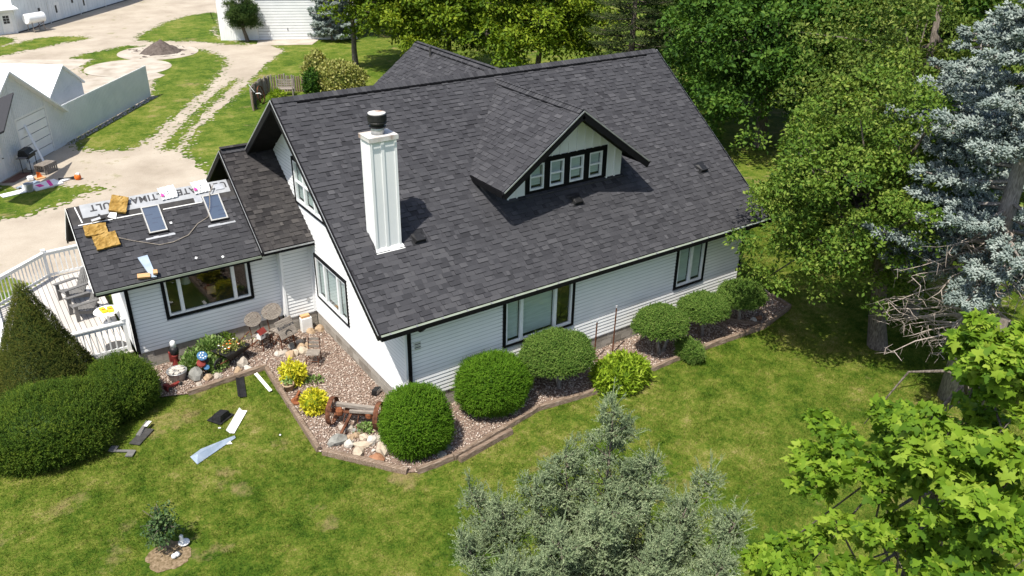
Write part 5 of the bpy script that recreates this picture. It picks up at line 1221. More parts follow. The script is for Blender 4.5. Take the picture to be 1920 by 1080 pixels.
mound('low green plant in front of the spinner, by the wheelbarrow wheel', (-3.48, 5.22, .03), (.30, .24, .28), 380, .11, 'l_peren', .06)
mound('small green weed between the boulders and the axle', (-1.22, .15, .03), (.22, .2, .16), 160, .09, 'l_peren', .04)
mound('low green weed near the second golden shrub', (-1.42, 3.05, .03), (.28, .2, .12), 130, .09, 'l_peren', .02)
mound('yellow-green plant in front of the back fence', (9.3, 34.9, 0), (.5, .4, .45), 260, .16, 'n_spirea', .05)
sp_ = thing('garden_spinner', 'blue spotted garden spinner above the grey-green boulder', 'ornament', (-3.84, 5.16, .03), .2)
MB().tube([(0, 0, 0), (0, 0, .62)], .012, 6).build('stake', mt['black'], sp_)
TS = Matrix.Translation((0, -.02, .60)) @ Matrix.Rotation(math.radians(40), 4, 'X')
MB(TS).lathe([(.15, 0), (.13, .03), (.0, .04)], n=18).build('disc', mt['blue'], sp_)
for i in range(7):
    a = i*.9; MB(TS).lathe([(.022, .042), (.018, .048)], (.085*math.cos(a) if i else 0, .085*math.sin(a) if i else 0, 0), 8).build('spot', mt['whitepaint'], sp_)
MB(Matrix.Translation((-.08, -.05, .40)) @ Matrix.Rotation(math.radians(40), 4, 'X')).lathe([(.13, 0), (.11, .03), (0, .04)], n=14).build('disc', mt['red'], sp_)
MB(Matrix.Translation((.02, -.12, .26)) @ Matrix.Rotation(math.radians(40), 4, 'X')).lathe([(.09, 0), (.08, .02), (0, .03)], n=14).build('disc', mt['blue'], sp_)
MB(Matrix.Translation((.08, .0, .42)) @ Matrix.Rotation(math.radians(40), 4, 'X')).lathe([(.11, 0), (.09, .03), (0, .04)], n=14).build('disc', mt['black'], sp_)
wb = thing('wheelbarrow_planter', 'old black wheelbarrow planted with orange and white flowers', 'wheelbarrow', (-2.95, 5.36, .03), .45)
MB().hexa([(-.30, -.20, .28), (.30, -.22, .28), (.30, .22, .28), (-.30, .20, .28)], [(-.48, -.30, .50), (.42, -.32, .48), (.42, .32, .48), (-.48, .30, .50)]).build('tray', mt['black'], wb)
MB(Matrix.Translation((-.55, -.02, .20)) @ Matrix.Rotation(math.pi/2, 4, 'X')).lathe([(.20, 0), (.20, .04), (.15, .045), (.05, .05)], n=18).build('wheel', mt['black'], wb)
for s in (-1, 1):
    MB().tube([(-.55, .08*s, .22), (.3, .22*s, .30), (.95, .28*s, .46)], .02, 6).build('handle', mt['rust'], wb); MB().tube([(.28, .2*s, .3), (.38, .22*s, 0)], .016, 5).build('leg', mt['black'], wb)
n = 420; P = rng.normal(size=(n, 3))*np.array((.22, .14, .05))+np.array((0, 0, .53)); V, F, R = place(LEAF, P, rdir(n)+np.array((0, 0, .7)), rdir(n), .07, rng.uniform(0, .8, n)); obj('foliage', fast_mesh('foliage', V, F, mt['l_tan'], R), wb)
for i in range(16):
    x, y = random.gauss(-.02, .2), random.gauss(0, .13); o = MB(Matrix.Translation((x, y, .60))).lathe([(.012, 0), (.028, .012), (.012, .02)], n=7).build('flower', mt['orange'] if i % 3 else mt['whitepaint'], wb)

# ================================================================== ROOFING DEBRIS ON THE LAWN
v = thing('roof_vent_box', 'black plastic roof vent lying on the lawn', 'vent', (-4.12, 2.78, .03), .55)
MB().hexa([(-.20, -.17, .02), (.20, -.17, .02), (.20, .17, .02), (-.20, .17, .02)], [(-.15, -.15, .19), (.15, -.15, .19), (.12, .10, .16), (-.12, .10, .16)]).build('hood', mt['black'], v); MB().box(-.26, .26, -.22, .24, .0, .018).build('flange', mt['black'], v)
def strip(name, label, pts, w, mat, loc, rz, fold=.05, cat='flashing', thick=.004):
    t = thing(name, label, cat, loc, rz); a, b = Vector((-pts/2, 0, 0)), Vector((pts/2, 0, 0))
    MB().box(-pts/2, pts/2, -w/2, w/2*.2, .03, .03+thick).build('flat', mt[mat], t); MB().hexa([(-pts/2, w*.1, .03), (pts/2, w*.1, .03), (pts/2, w*.1+.004, .034), (-pts/2, w*.1+.004, .034)], [(-pts/2, w/2, .03+fold), (pts/2, w/2, .03+fold), (pts/2, w/2+.004, .03+fold), (-pts/2, w/2+.004, .03+fold)]).build('fold', mt[mat], t); return t
strip('flashing_strip', 'white metal flashing strip lying beside the black roof vent', 1.0, .20, 'whitepaint', (-3.82, 2.38, 0), math.atan2(.79, .6), .09)
strip('flashing_strip', 'black bent flashing leaning on the timber edging', 1.15, .22, 'black', (-3.2, 3.95, .01), math.atan2(1.18, .30), .05)
strip('white_strip', 'thin white strip lying at the timber corner', 1.1, .09, 'whitepaint', (-2.63, 3.78, .03), math.atan2(-1.13, .05), .02)
t = thing('shingle_scrap', 'dull grey scrap of shingle and flashing near the yew', 'scrap', (-6.0, 3.15, 0), .8)
MB().box(-.42, .25, -.17, .12, .03, .045).build('sheet', mt['darkgrey'], t); MB().hexa([(-.1, .0, .046), (.45, .10, .046), (.45, .16, .046), (-.1, .12, .046)], [(-.1, .02, .07), (.45, .12, .12), (.45, .16, .12), (-.1, .12, .08)]).build('bent_edge', mt['greywood'], t); MB().box(.2, .42, -.02, .07, .13, .15).build('label_strip', mt['whitepaint'], t)
t = thing('flashing_scrap', 'dull grey bent flashing scrap, nearest the large yew', 'scrap', (-6.58, 2.72, 0), -.6)
MB().box(-.28, .28, -.04, .04, .03, .05).build('bar', mt['greywood'], t); MB().box(-.34, -.16, -.02, .18, .03, .055).build('tab', mt['greywood'], t); MB().box(.16, .34, -.22, .02, .03, .055).build('tab', mt['greywood'], t)
t = thing('blue_flashing', 'crumpled pale blue sheet lying on the lawn', 'flashing', (-4.66, 1.52, 0), math.atan2(.41, 1.11))
MB().add([(-.60, -.12, .02), (.62, -.02, .03), (.66, .07, .04), (-.25, .20, .12), (-.55, .22, .06), (-.45, .03, .17), (.45, .05, .10)], [(0, 1, 6, 5), (1, 2, 6), (6, 2, 3, 5), (5, 3, 4), (0, 5, 4)]).build('sheet', mt['bluesheet'], t)
MB().add([(.30, -.06, .04), (.42, -.14, .02), (.44, -.03, .05)], [(0, 1, 2)]).build('torn_corner', mt['whitepaint'], t)
for i, (x, y) in enumerate(((-4.3, 2.35), (-3.1, 1.2))):
    o = MB().box(-.03, .03, -.02, .02, .03, .05).build('paper_scrap', mt['wrap']); o.location = (x, y, 0); o.rotation_euler = (.2, .3, i); tag(o, ('white paper scrap near the black roof vent', 'white paper scrap in the open lawn')[i], 'litter')
# ornaments by the young bush
st = thing('white_figurine', 'white dish figurine beside the young bush', 'figurine', (-6.17, -1.34, .01), .5)
MB().lathe([(.04, 0), (.05, .02), (.11, .05), (.12, .07), (.09, .06), (0, .05)], n=16).build('dish', mt['whitepaint'], st, True); MB().lathe([(.03, .05), (.05, .10), (.035, .17), (.045, .21), (.02, .25)], (0, .05, 0), 12).build('figure', mt['whitepaint'], st, True)
st = thing('white_figurine', 'small white heart shaped ornament in the mulch ring', 'figurine', (-6.42, -1.62, .01), .2)
MB().lathe([(.02, 0), (.06, .04), (.05, .09), (.02, .11)], (-.03, 0, 0), 10).build('lobe', mt['whitepaint'], st, True); MB().lathe([(.02, 0), (.06, .04), (.05, .09), (.02, .11)], (.04, .0, 0), 10).build('lobe', mt['whitepaint'], st, True)

# ================================================================== THINGS ON THE WING ROOF
def on_wing(x, v, z=.012, rz=0): return TW @ Matrix.Translation((x, v, z)) @ Matrix.Rotation(rz, 4, 'Z')
def foam(label, x, v, w, h, rz, lift=0.0, tilt=0.0):
    import bmesh
    T = on_wing(x, v, .014+lift, rz) @ Matrix.Rotation(tilt, 4, 'X'); bm = bmesh.new(); n = 9
    g_ = []
    for z in (0, .085):
        g_.append([[bm.verts.new((w*(i/n-.5)+random.gauss(0, .006), h*(j/n-.5)+random.gauss(0, .006), z+(random.uniform(-.014, .012) if z else 0))) for j in range(n+1)] for i in range(n+1)])
    for i in range(n):
        for j in range(n):
            bm.faces.new([g_[1][i][j], g_[1][i+1][j], g_[1][i+1][j+1], g_[1][i][j+1]]); bm.faces.new([g_[0][i][j+1], g_[0][i+1][j+1], g_[0][i+1][j], g_[0][i][j]])
    for k in range(n):
        for (i0, j0, i1, j1) in ((k, 0, k+1, 0), (n, k, n, k+1), (k+1, n, k, n), (0, k+1, 0, k)):
            bm.faces.new([g_[0][i0][j0], g_[0][i1][j1], g_[1][i1][j1], g_[1][i0][j0]])
    me = bpy.data.meshes.new('foam_pad'); bm.to_mesh(me); bm.free(); me.materials.append(mt['foam'])
    o = obj('foam_pad', me); o.matrix_world = T; return tag(o, label, 'foam pad', 'yellow foam pads on the wing roof')
foam('thick yellow foam pad lying across the printed underlayment', 1.27, 2.50, .44, .52, -.42, .02)
foam('yellow foam pad below the ridge, upper of the two', .50, 1.84, .56, .34, -.05)
foam('yellow foam pad below the ridge, lower of the two', .66, 1.44, .60, .44, .06)
tl = thing('nail_gun', 'silver and black nail gun lying above the foam pads', 'tool', (0, 0, 0)); tl.matrix_world = on_wing(.62, 2.10, .10, .1)
MB().bar((-.16, 0, .03), (.12, .02, .03), .07, .07).build('body', mt['metal'], tl); MB().bar((.0, .02, .03), (.10, .14, .03), .05, .05).build('handle', mt['black'], tl); MB().box(.08, .20, -.04, .05, .0, .08).build('magazine', mt['black'], tl)
def wrapper(label, x):
    t = thing('shingle_wrapper', label, 'wrapper', (0, 0, 0), group='white shingle wrappers on the wing ridge'); t.matrix_world = on_wing(x, wl-.10, .02, .05)
    m = MB(); n = 8; V = []
    for i in range(n+1):
        for j in range(n+1):
            u_, v_ = i/n-.5, j/n-.5; z = .13-.10*abs(v_)*2+.02*math.sin(i*2.3+j)+random.uniform(-.008, .008); V.append((u_*.46, v_*.42, max(.01, z)))
    m.add(V, [(i*(n+1)+j, (i+1)*(n+1)+j, (i+1)*(n+1)+j+1, i*(n+1)+j+1) for i in range(n) for j in range(n)]).build('film', mt['wrap'], t)
    MB().box(-.21, .21, -.17, .17, .002, .035).build('bundle', mt['deckroof'], t)
    for k_ in range(3): MB(Matrix.Translation((-.02, -.10+.09*k_, .135))).box(-.012, .012, -.012, .012, 0, .004).build('print_mark', mt['ink'], t)
    MB(Matrix.Translation((-.17, -.09, .08))).box(-.04, .04, -.04, .04, 0, .02).build('logo_patch', mt['pink'], t); return t
wrapper('white shingle wrapper on the ridge between the skylights', 2.62); wrapper('white shingle wrapper on the ridge above the far skylight', 3.55)
t = thing('wrapper_scrap', 'torn white wrapper scrap below the foam pad', 'scrap', (0, 0, 0)); t.matrix_world = on_wing(1.02, 2.22, .02, -.5)
MB().add([(-.10, -.08, 0), (.12, -.10, .01), (.10, .10, .03), (-.06, .08, .02)], [(0, 1, 2, 3)]).build('film', mt['wrap'], t); MB().box(-.08, -.04, .09, .26, .01, .014).build('pink_edge', mt['pink'], t)
rj = thing('roof_jack', 'silver flashing with two wood blocks at the wing eave', 'bracket', (0, 0, 0)); rj.matrix_world = on_wing(1.38, .42, .014, -.15)
MB().hexa([(-.16, .30, .0), (.10, .36, .0), (.24, -.36, .0), (.10, -.36, .0)], [(-.16, .30, .03), (.10, .36, .03), (.24, -.36, .05), (.10, -.36, .05)]).build('plate', mt['bluesheet'], rj)
MB().box(-.24, .08, -.36, -.24, .0, .10).build('wood_block', mt['cleanwood'], rj); MB().box(.16, .27, -.30, -.18, .055, .15).build('wood_block', mt['cleanwood'], rj)
cp = [(.95, 1.50), (1.32, 1.29), (1.93, 1.0), (2.3, 1.0), (2.75, 1.12), (3.1, 1.42), (3.45, 1.57), (3.60, 1.9), (3.72, 2.3), (3.9, 2.55)]
m = MB(); m.tube([TW @ Vector((x, v_, .025+(.085 if 3.5 < x < 3.98 and v_ > 1.5 else 0))) for x, v_ in cp], .013, 6)
tag(m.build('air_hose', mt['oldwood']), 'long thin grey hose snaking across the wing roof shingles', 'hose')
for i, (x, v_) in enumerate(((2.42, 1.62), (2.72, .35), (3.42, .20))):
    o = MB().box(-.03, .03, -.03, .03, 0, .02).build('nail_tab', mt['wrap']); o.matrix_world = on_wing(x, v_, .014, i); tag(o, ('white scrap on shingles beside the near skylight', 'white speck near the wing eave above the window', 'white speck at the wing eave by the connector')[i], 'litter')

# ================================================================== DECK
DZ = .45; DP = [(-5.30, 6.80), (-7.0, 6.80), (-8.4, 7.6), (-8.4, 11.75), (-6.62, 13.35), (-5.30, 13.42)]
deck = thing('deck', 'whitewashed wooden deck with white railing beside the wing', 'deck', (-6.8, 10, 0))
dT = Matrix.Translation((6.8, -10, 0))
def yrange(poly, x):
    ys = []
    for i in range(len(poly)):
        (x0, y0), (x1, y1) = poly[i], poly[(i+1) % len(poly)]
        if (x0-x)*(x1-x) < 0: ys.append(y0+(y1-y0)*(x-x0)/(x1-x0))
    return (min(ys), max(ys)) if len(ys) >= 2 else None
x = -8.38
while x < -5.42:
    r_ = yrange(DP, x+.068)
    if r_: MB(dT).box(x, x+.131, r_[0], r_[1], DZ-.04, DZ+random.uniform(-.002, .002)).build('board', mt['deckboard'], deck)
    x += .145
MB(dT).prism([(p_[0]*.985-.1, p_[1]*.995+.05) for p_ in DP], .05, DZ-.05).build('skirt', mt['soil'], deck)
def railing(a, b, posts=(True, True), n=None):
    a = Vector((*a, DZ)); b = Vector((*b, DZ)); l = (b-a).length; d = (b-a)/l; n = n or int(l/.145)
    MB(dT).bar(a+Vector((0, 0, .95)), b+Vector((0, 0, .95)), .13, .04).build('top_rail', mt['whitepaint'], deck)
    MB(dT).bar(a+Vector((0, 0, .87)), b+Vector((0, 0, .87)), .04, .07).build('rail', mt['whitepaint'], deck); MB(dT).bar(a+Vector((0, 0, .12)), b+Vector((0, 0, .12)), .04, .08).build('rail', mt['whitepaint'], deck)
    for i in range(1, n): q = a+d*(l*i/n); MB(dT).bar(q+Vector((0, 0, .06)), q+Vector((0, 0, .90)), .036, .036).build('baluster', mt['whitepaint'], deck)
    for e, f in ((a, posts[0]), (b, posts[1])):
        if f: MB(dT).box(e.x-.05, e.x+.05, e.y-.05, e.y+.05, 0, DZ+1.02).box(e.x-.065, e.x+.065, e.y-.065, e.y+.065, DZ+1.02, DZ+1.06).build('post', mt['whitepaint'], deck)
railing((-5.42, 6.90), (-6.98, 6.90)); railing((-8.34, 7.65), (-8.34, 9.0)); railing((-8.34, 10.6), (-8.34, 11.72)); railing((-8.34, 11.72), (-6.62, 13.28), (False, True)); railing((-6.62, 13.28), (-5.4, 13.36), (False, True))
for i in range(3): MB(dT).box(-8.75-.28*i, -8.45-.28*i, 9.05, 10.55, .30-.14*i, .34-.14*i).build('step', mt['whitepaint'], deck)
for yy in (9.02, 10.58): MB(dT).bar((-8.40, yy, 1.38), (-9.3, yy, .95), .07, .05).build('stair_rail', mt['whitepaint'], deck)
def adirondack(label, loc, rz):
    t = thing('adirondack_chair', label, 'chair', loc, rz, 'grey adirondack chairs on the deck')
    for i in range(6):    # seat slats, chair faces local -y
        y0 = -.30+i*.098; z0 = .36-.022*i; MB().box(-.27, .27, y0, y0+.085, z0, z0+.022).build('seat_slat', mt['greywood'], t)
    for i in range(6):
        xx = -.25+i*.088; hgt = .98-.05*abs(i-2.5)
        MB().hexa([(xx, .26, .28), (xx+.078, .26, .28), (xx+.078, .285, .28), (xx, .285, .28)], [(xx*1.12, .56, hgt), (xx*1.12+.078, .56, hgt), (xx*1.12+.078, .585, hgt), (xx*1.12, .585, hgt)]).build('back_slat', mt['greywood'], t)
    for s in (-1, 1):
        MB().box(*sorted((s*.27, s*.41)), -.36, .36, .55, .575).build('armrest', mt['greywood'], t); MB().box(*sorted((s*.29, s*.33)), -.33, -.22, 0, .549).build('leg', mt['greywood'], t)
        MB().hexa([(s*.28-.012, -.30, .26), (s*.28+.012, -.30, .26), (s*.28+.012, -.30, .36), (s*.28-.012, -.30, .36)], [(s*.28-.012, .55, .0), (s*.28+.012, .55, .0), (s*.28+.012, .55, .12), (s*.28-.012, .55, .12)]).build('side_rail', mt['greywood'], t)
    MB().bar((-.34, .40, .52), (.34, .40, .52), .03, .08).build('back_rail', mt['greywood'], t); return t
adirondack('grey adirondack chair in the deck middle, back to the wing', (-6.22, 11.15, DZ), math.radians(-72)); adirondack('grey adirondack chair nearest the yellow bags', (-6.12, 9.85, DZ), math.radians(-80))
tb = thing('side_table', 'round white patio table holding yellow bags', 'table', (-5.60, 8.85, DZ))
MB().lathe([(.30, .44), (.37, .46), (.36, .475)], n=28).build('tabletop', mt['whitepaint'], tb); MB().lathe([(.03, .02), (.03, .44)], n=10).build('stem', mt['whitepaint'], tb); MB().lathe([(.2, 0), (.18, .02), (.03, .04)], n=16).build('foot', mt['whitepaint'], tb)
for i, (x, y) in enumerate(((-5.68, 8.83), (-5.49, 8.78))):
    t = thing('yellow_bag', ('yellow printed bag on the patio table, nearer the chairs', 'yellow printed bag on the patio table, nearer the house wall')[i], 'bag', (x, y, DZ+.48), .15-.2*i)
    MB().hexa([(-.085, -.16, 0), (.085, -.16, 0), (.085, .16, 0), (-.085, .16, 0)], [(-.075, -.15, .09), (.075, -.15, .09), (.075, .15, .08), (-.075, .15, .08)]).build('sack', mt['yellow'], t, bevel=.02); MB().box(-.06, .06, -.11, -.02, .088, .094).build('print_panel', mt['orange'], t)
    MB().box(-.07, .07, .15, .19, .02, .06).build('seal', mt['yellow'], t)
t = thing('round_disc', 'dark grey round disc behind the deck railing', 'mat', (-5.72, 7.35, DZ)); MB().lathe([(.30, .004), (.30, .02), (.27, .025)], n=28).build('disc', mt['darkgrey'], t)  # flat dark grey disc on the deck boards
t = thing('flower_pot', 'red flower pot by the deck steps', 'pot', (-8.32, 9.35, DZ)); MB().lathe([(.08, 0), (.11, .18), (.12, .2)], n=14).build('bowl', mt['rock_tan'], t)
n = 50; P = rng.normal(size=(n, 3))*np.array((.06, .06, .06))+np.array((0, 0, .3)); V, F, R = place(LEAF, P, rdir(n)+np.array((0, 0, .5)), rdir(n), .08, rng.uniform(0, 1, n)); obj('foliage', fast_mesh('foliage', V, F, mt['l_peren'], R), t)
for i in range(5): MB(Matrix.Translation((random.gauss(0, .05), random.gauss(0, .05), .40))).lathe([(.02, 0), (.04, .02), (.02, .03)], n=8).build('flower', mt['red'], t)

# ================================================================== FARM BUILDINGS
def panels(parent, T, length, h, w=.55, ribs=4, mat='whitemetal', holes=(), name='wall_panel', z0=0.0, top=None):
    n = round(length/w); w = length/n
    for i in range(n):
        a, b = i*w, (i+1)*w-.006
        cut = sorted(set([a, b]+[q for hh in holes for q in hh[:2] if a < q < b]))
        for s, e in zip(cut[:-1], cut[1:]):
            z_lo = z0
            for (h0, h1, hz0, hz1) in holes:
                if (s+e)/2 > h0 and (s+e)/2 < h1: z_lo = max(z_lo, hz1)
            zt = (min(top(s), top(e))) if top else h
            if zt-z_lo < .03: continue
            m = MB(T).hexa([(s, 0, z_lo), (e, 0, z_lo), (e, .03, z_lo), (s, .03, z_lo)], [(s, 0, top(s) if top else zt), (e, 0, top(e) if top else zt), (e, .03, top(e) if top else zt), (s, .03, top(s) if top else zt)])
            for k in range(ribs): q = s+(e-s)*(k+.5)/ribs; m.box(q-.018, q+.018, -.018, -.0005, z_lo, zt)
            m.build(name, mt[mat], parent)
def gable_building(t, T, width, depth, eave, peak, over=.3, roof='whiteroof', px=None):
    """walls behind the front face and a two-slope roof; T is the front face frame"""
    px = width/2 if px is None else px
    MB(T).box(.02, .08, .04, depth, 0, eave).box(width-.08, width-.02, .04, depth, 0, eave).box(.08, width-.08, depth-.06, depth, 0, eave).build('wall', mt['whitemetal'], t)
    kL = (peak-eave)/px; kR = (peak-eave)/(width-px)
    for s, k_, x0 in ((-1, kL, 0-over), (1, kR, width+over)):
        ze = eave-k_*over
        V = [(x0, -over, ze), (px, -over, peak), (px, depth+over, peak), (x0, depth+over, ze)]
        MB(T).add([(p_[0], p_[1], p_[2]+.05) for p_ in V]+[(p_[0], p_[1], p_[2]-.05) for p_ in V], [(0, 1, 2, 3), (7, 6, 5, 4), (0, 4, 5, 1), (1, 5, 6, 2), (2, 6, 7, 3), (3, 7, 4, 0)]).build('roof', mt[roof], t)
    return lambda x: eave+(kL*x if x < px else kR*(width-x))-.02
# shed with the overhead door
u_ = Vector((.5915, .8063, 0)); in_ = Vector((-.8063, .5915, 0)); A_ = Vector((-6.61, 26.70, 0))
T = frame(A_+u_*-2.1, u_, in_); sh = thing('storage_shed', 'white gabled shed with overhead door beside the black grill', 'shed')
tp = gable_building(sh, T, 7.55, 7, 1.85, 4.5, .30, px=3.83)
MB(T).box(3.72, 6.40, -.01, .05, 2.22, 2.32).box(3.72, 3.82, -.01, .05, 0, 2.22).box(6.30, 6.40, -.01, .05, 0, 2.22).build('door_frame', mt['whitepaint'], sh)
panels(sh, T, 7.55, 3, .42, 3, holes=[(3.72, 6.40, 0, 2.32), (1.45, 2.25, 0, 2.05)], top=tp)
for i in range(5): MB(T).box(3.83, 6.29, .02, .05, .02+i*.44, .425+i*.44).build('door_panel', mt['whiteroof'], sh)
MB(T).box(1.45, 2.25, .01, .05, 0, 2.05).build('door', mt['whitepaint'], sh); MB(T).tube([(2.12, -.04, .95), (2.18, -.04, .95)], .025, 6).build('door_handle', mt['black'], sh)
lr_ = [(-2.5, -.8, 3.8), (2.96, -.8, 3.8), (-.5, -2.2, 3.07), (-2.5, -2.2, 3.07)]
MB(T).add(lr_+[(p_[0], p_[1], p_[2]-.08) for p_ in lr_], [(0, 1, 2, 3), (7, 6, 5, 4), (0, 4, 5, 1), (1, 5, 6, 2), (2, 6, 7, 3), (3, 7, 4, 0)]).build('porch_roof', mt['sh_o'], sh)
# ribbed metal fence
uf = Vector((.605, .796, 0)); nf = Vector((-.796, .605, 0)); A_ = Vector((-3.50, 30.93, 0)); T = frame(A_, uf, nf)
fc = thing('metal_fence', 'tall white ribbed metal fence running from the shed', 'fence'); panels(fc, T, 10.15, 1.95, .72, 5, 'whitemetal', name='fence_panel', z0=.06)
for i in range(5): MB(T).box(.1+i*2.45, .2+i*2.45, .04, .14, 0, 1.9).build('post', mt['oldwood'], fc)
MB(T).box(.1, 10.0, .032, .039, .5, .6).box(.1, 10.0, .032, .039, 1.5, 1.6).build('rail', mt['oldwood'], fc)
X = rng.uniform(0, 10.2, 900); Yl = rng.uniform(-.38, -.02, 900); P2 = [T @ Vector((a, b, 0)) for a, b in zip(X, Yl)]
q0, q1, q2, q3 = [(T @ Vector(p_)).xy for p_ in ((0, -.40, 0), (10.2, -.40, 0), (10.2, .02, 0), (0, .02, 0))]
stones(9000, [tuple(q) for q in (q0, q1, q2, q3)], .02, .03, .06, mt['stone_s'] if False else pm('grey_fence_gravel', [(.16, .155, .15), (.30, .29, .28), (.45, .44, .42)], .9, 20, src='attr', mixnoise=.1), 'fence_gravel', 'strip of grey stones along the foot of the metal fence', (-4, 3.2, 30.5, 39.3))
# small metal roofed building behind the fence
T = frame(A_+nf*1.0+uf*1.2, uf, nf); sb_ = thing('metal_building', 'small building with bright white metal roof behind the fence', 'building')
tp = gable_building(sb_, T, 3.3, 6.5, 2.25, 3.42, .12, px=1.65); panels(sb_, T, 3.3, 3, .47, 4, top=tp)
# long building
T = frame((-1.50, 67.25, 0), uf, nf); lb_ = thing('long_barn', 'long white metal building with doors at the far gravel yard', 'barn')
tp = gable_building(lb_, T, 27, 11, 4.2, 6.5, .3); HB = [(6.1, 7.0, 0, 1.62), (11.0, 11.7, 0, 1.5)]
panels(lb_, T, 27, 4.2, 1.5, 3, holes=HB); MB(T).box(0, 27, -.03, .0, -.02, .10).build('footing', mt['darkgrey'], lb_)
for (a, b, c_, d_) in HB: dd = MB(T).box(a, b, .0, .05, .0, d_).build('door', mt['whitepaint'], lb_); MB(T).box(a+.12, a+.4, -.01, -.001, d_*.45, d_*.85).build('door_light', mt['darkgrey'], dd)
for (a, z_) in ((3.5, 1.25), (9.1, 1.2)): MB(T).box(a, a+.3, -.035, -.02, z_, z_+.28).build('wall_vent', mt['darkgrey'], lb_)
for a in (5.0, 10.3, 15.2): MB(T).box(a, a+.08, -.05, -.02, 0, 4.1).build('downspout', mt['whitepaint'], lb_)
T2 = frame((-4.45, 66.50, 0), (.97, .245, 0), (-.245, .97, 0)); ent = thing('entry_annex', 'small white entry annex with windowed door beside the long building', 'building')
MB(T2).box(0, 3.05, .05, 3, 0, 2.05).build('wall', mt['whitemetal'], ent); dr = MB(T2).box(1.95, 2.75, .0, .049, .02, 1.62).build('door', mt['whitepaint'], ent)
for i in range(3):
    for j in range(2): MB(T2).box(2.1+j*.25, 2.32+j*.25, -.012, -.001, .85+i*.22, 1.04+i*.22).build('door_pane', mt['darkgrey'], dr)
MB(T2).add([(-.5, -.5, 2.02), (3.3, -.5, 2.02), (2.8, 1.2, 2.75), (-.5, 1.2, 2.75), (-.5, -.5, 1.94), (3.3, -.5, 1.94), (3.3, 3, 1.94), (-.5, 3, 1.94)], [(0, 1, 2, 3), (4, 5, 1, 0), (5, 6, 2, 1), (7, 6, 5, 4)]).build('roof', mt['whiteroof'], ent)
tk = thing('fuel_tank', 'white horizontal fuel tank on a metal stand', 'tank', (-.05, 67.35, 0), math.atan2(.796, .605)-.35)
MB(Matrix.Translation((0, 0, 1.12)) @ Matrix.Rotation(math.pi/2, 4, 'Y')).lathe([(.38, -.86), (.42, -.82), (.42, .82), (.38, .86), (.1, .88)], n=22).build('drum', mt['whiteroof'], tk)
for sx in (-.55, .55):
    for sy in (-.28, .28): MB().tube([(sx, sy*1.25, 0), (sx, sy, .85)], .035, 6).build('leg', mt['oldwood'], tk)
MB().tube([(-.55, -.3, .3), (.55, -.3, .75)], .025, 5).build('brace', mt['rust'], tk); MB().tube([(.2, -.4, .75), (.5, -.5, .2), (.9, -.6, .02)], .03, 6).build('hose', mt['oldwood'], tk)
# garage
ug = Vector((.899, -.438, 0)); ng = Vector((.438, .899, 0)); T = frame((12.10, 55.60, 0), ug, ng); gg = thing('farm_garage', 'white garage with wide overhead door behind the back lawn', 'garage')
tp = gable_building(gg, T, 11.2, 9, 4.2, 6.6, .35); panels(gg, T, 11.2, 4.2, .56, 3, 'whiteroof', holes=[(3.0, 7.95, 0, 3.3)])
MB(T).box(3.0, 7.95, -.02, .05, 3.22, 3.32).box(3.0, 3.1, -.02, .05, 0, 3.22).box(7.85, 7.95, -.02, .05, 0, 3.22).build('door_frame', mt['whitepaint'], gg)
MB(T).box(3.11, 7.84, .06, .08, .0, 3.22).build('door_back', mt['greywood'], gg)
for i in range(14): MB(T).box(3.11, 7.84, .02, .05, .03+i*.228, .03+i*.228+.200).build('door_slat', mt['whitemetal'], gg)
MB(T).tube([(5.5, 0, .75), (5.5, 0, .95)], .03, 6).build('door_handle', mt['black'], gg)
# dirt pile
import bmesh
bm = bmesh.new(); bmesh.ops.create_grid(bm, x_segments=44, y_segments=44, size=2.0)
for v_ in bm.verts:
    r_ = math.hypot(v_.co.x*.95, v_.co.y); v_.co.z = max(-.05, .95*max(0, 1-r_/1.45)**.95+.10*mnoise.noise(v_.co*2.2)+.05*mnoise.noise(v_.co*6)-.03)
me = bpy.data.meshes.new('dirt_pile'); bm.to_mesh(me); bm.free(); me.materials.append(pm('grey_soil', [(.075, .060, .052), (.13, .108, .095)], 1, 5, bump=.7, bscale=18, spec=.05))
o = obj('dirt_pile', me); o.location = (6.7, 53.1, .03); tag(o, 'cone shaped heap of dark soil on the round pad', 'soil heap')

# ================================================================== BY THE SHED
gr = thing('barbecue_grill', 'black gas grill with side shelf by the shed door', 'grill', (-5.55, 27.25, 0), math.atan2(.8063, .5915)+.1)
MB().hexa([(-.36, -.24, .72), (.36, -.24, .72), (.36, .24, .72), (-.36, .24, .72)], [(-.34, -.22, .86), (.34, -.22, .86), (.34, .24, .86), (-.34, .24, .86)]).build('firebox', mt['black'], gr)
MB().hexa([(-.36, -.25, .865), (.36, -.25, .865), (.36, .25, .865), (-.36, .25, .865)], [(-.33, -.08, 1.10), (.33, -.08, 1.10), (.33, .18, 1.10), (-.33, .18, 1.10)]).build('lid', mt['black'], gr)
for s in (-1, 1):
    MB().box(*sorted((s*.37, s*.66)), -.2, .2, .80, .83).build('side_shelf', mt['greywood'], gr)
    for yy in (-.2, .2): MB().tube([(s*.32, yy, 0), (s*.32, yy, .72)], .02, 6).build('leg', mt['black'], gr)
MB().lathe([(.15, .1), (.16, .2), (.15, .42), (.05, .48)], (.05, 0, 0), 14).build('gas_bottle', mt['whitepaint'], gr); MB().tube([(-.25, -.27, .95), (.25, -.27, .95)], .015, 6).build('lid_handle', mt['metal'], gr)
ct_ = thing('slatted_crate', 'weathered slatted wooden crate beside the grill', 'crate', (-4.93, 26.75, 0), .75)
for i in range(6): MB().box(-.42, .42, -.26+i*.09, -.19+i*.09, .42, .45).build('top_slat', mt['oldwood'], ct_)
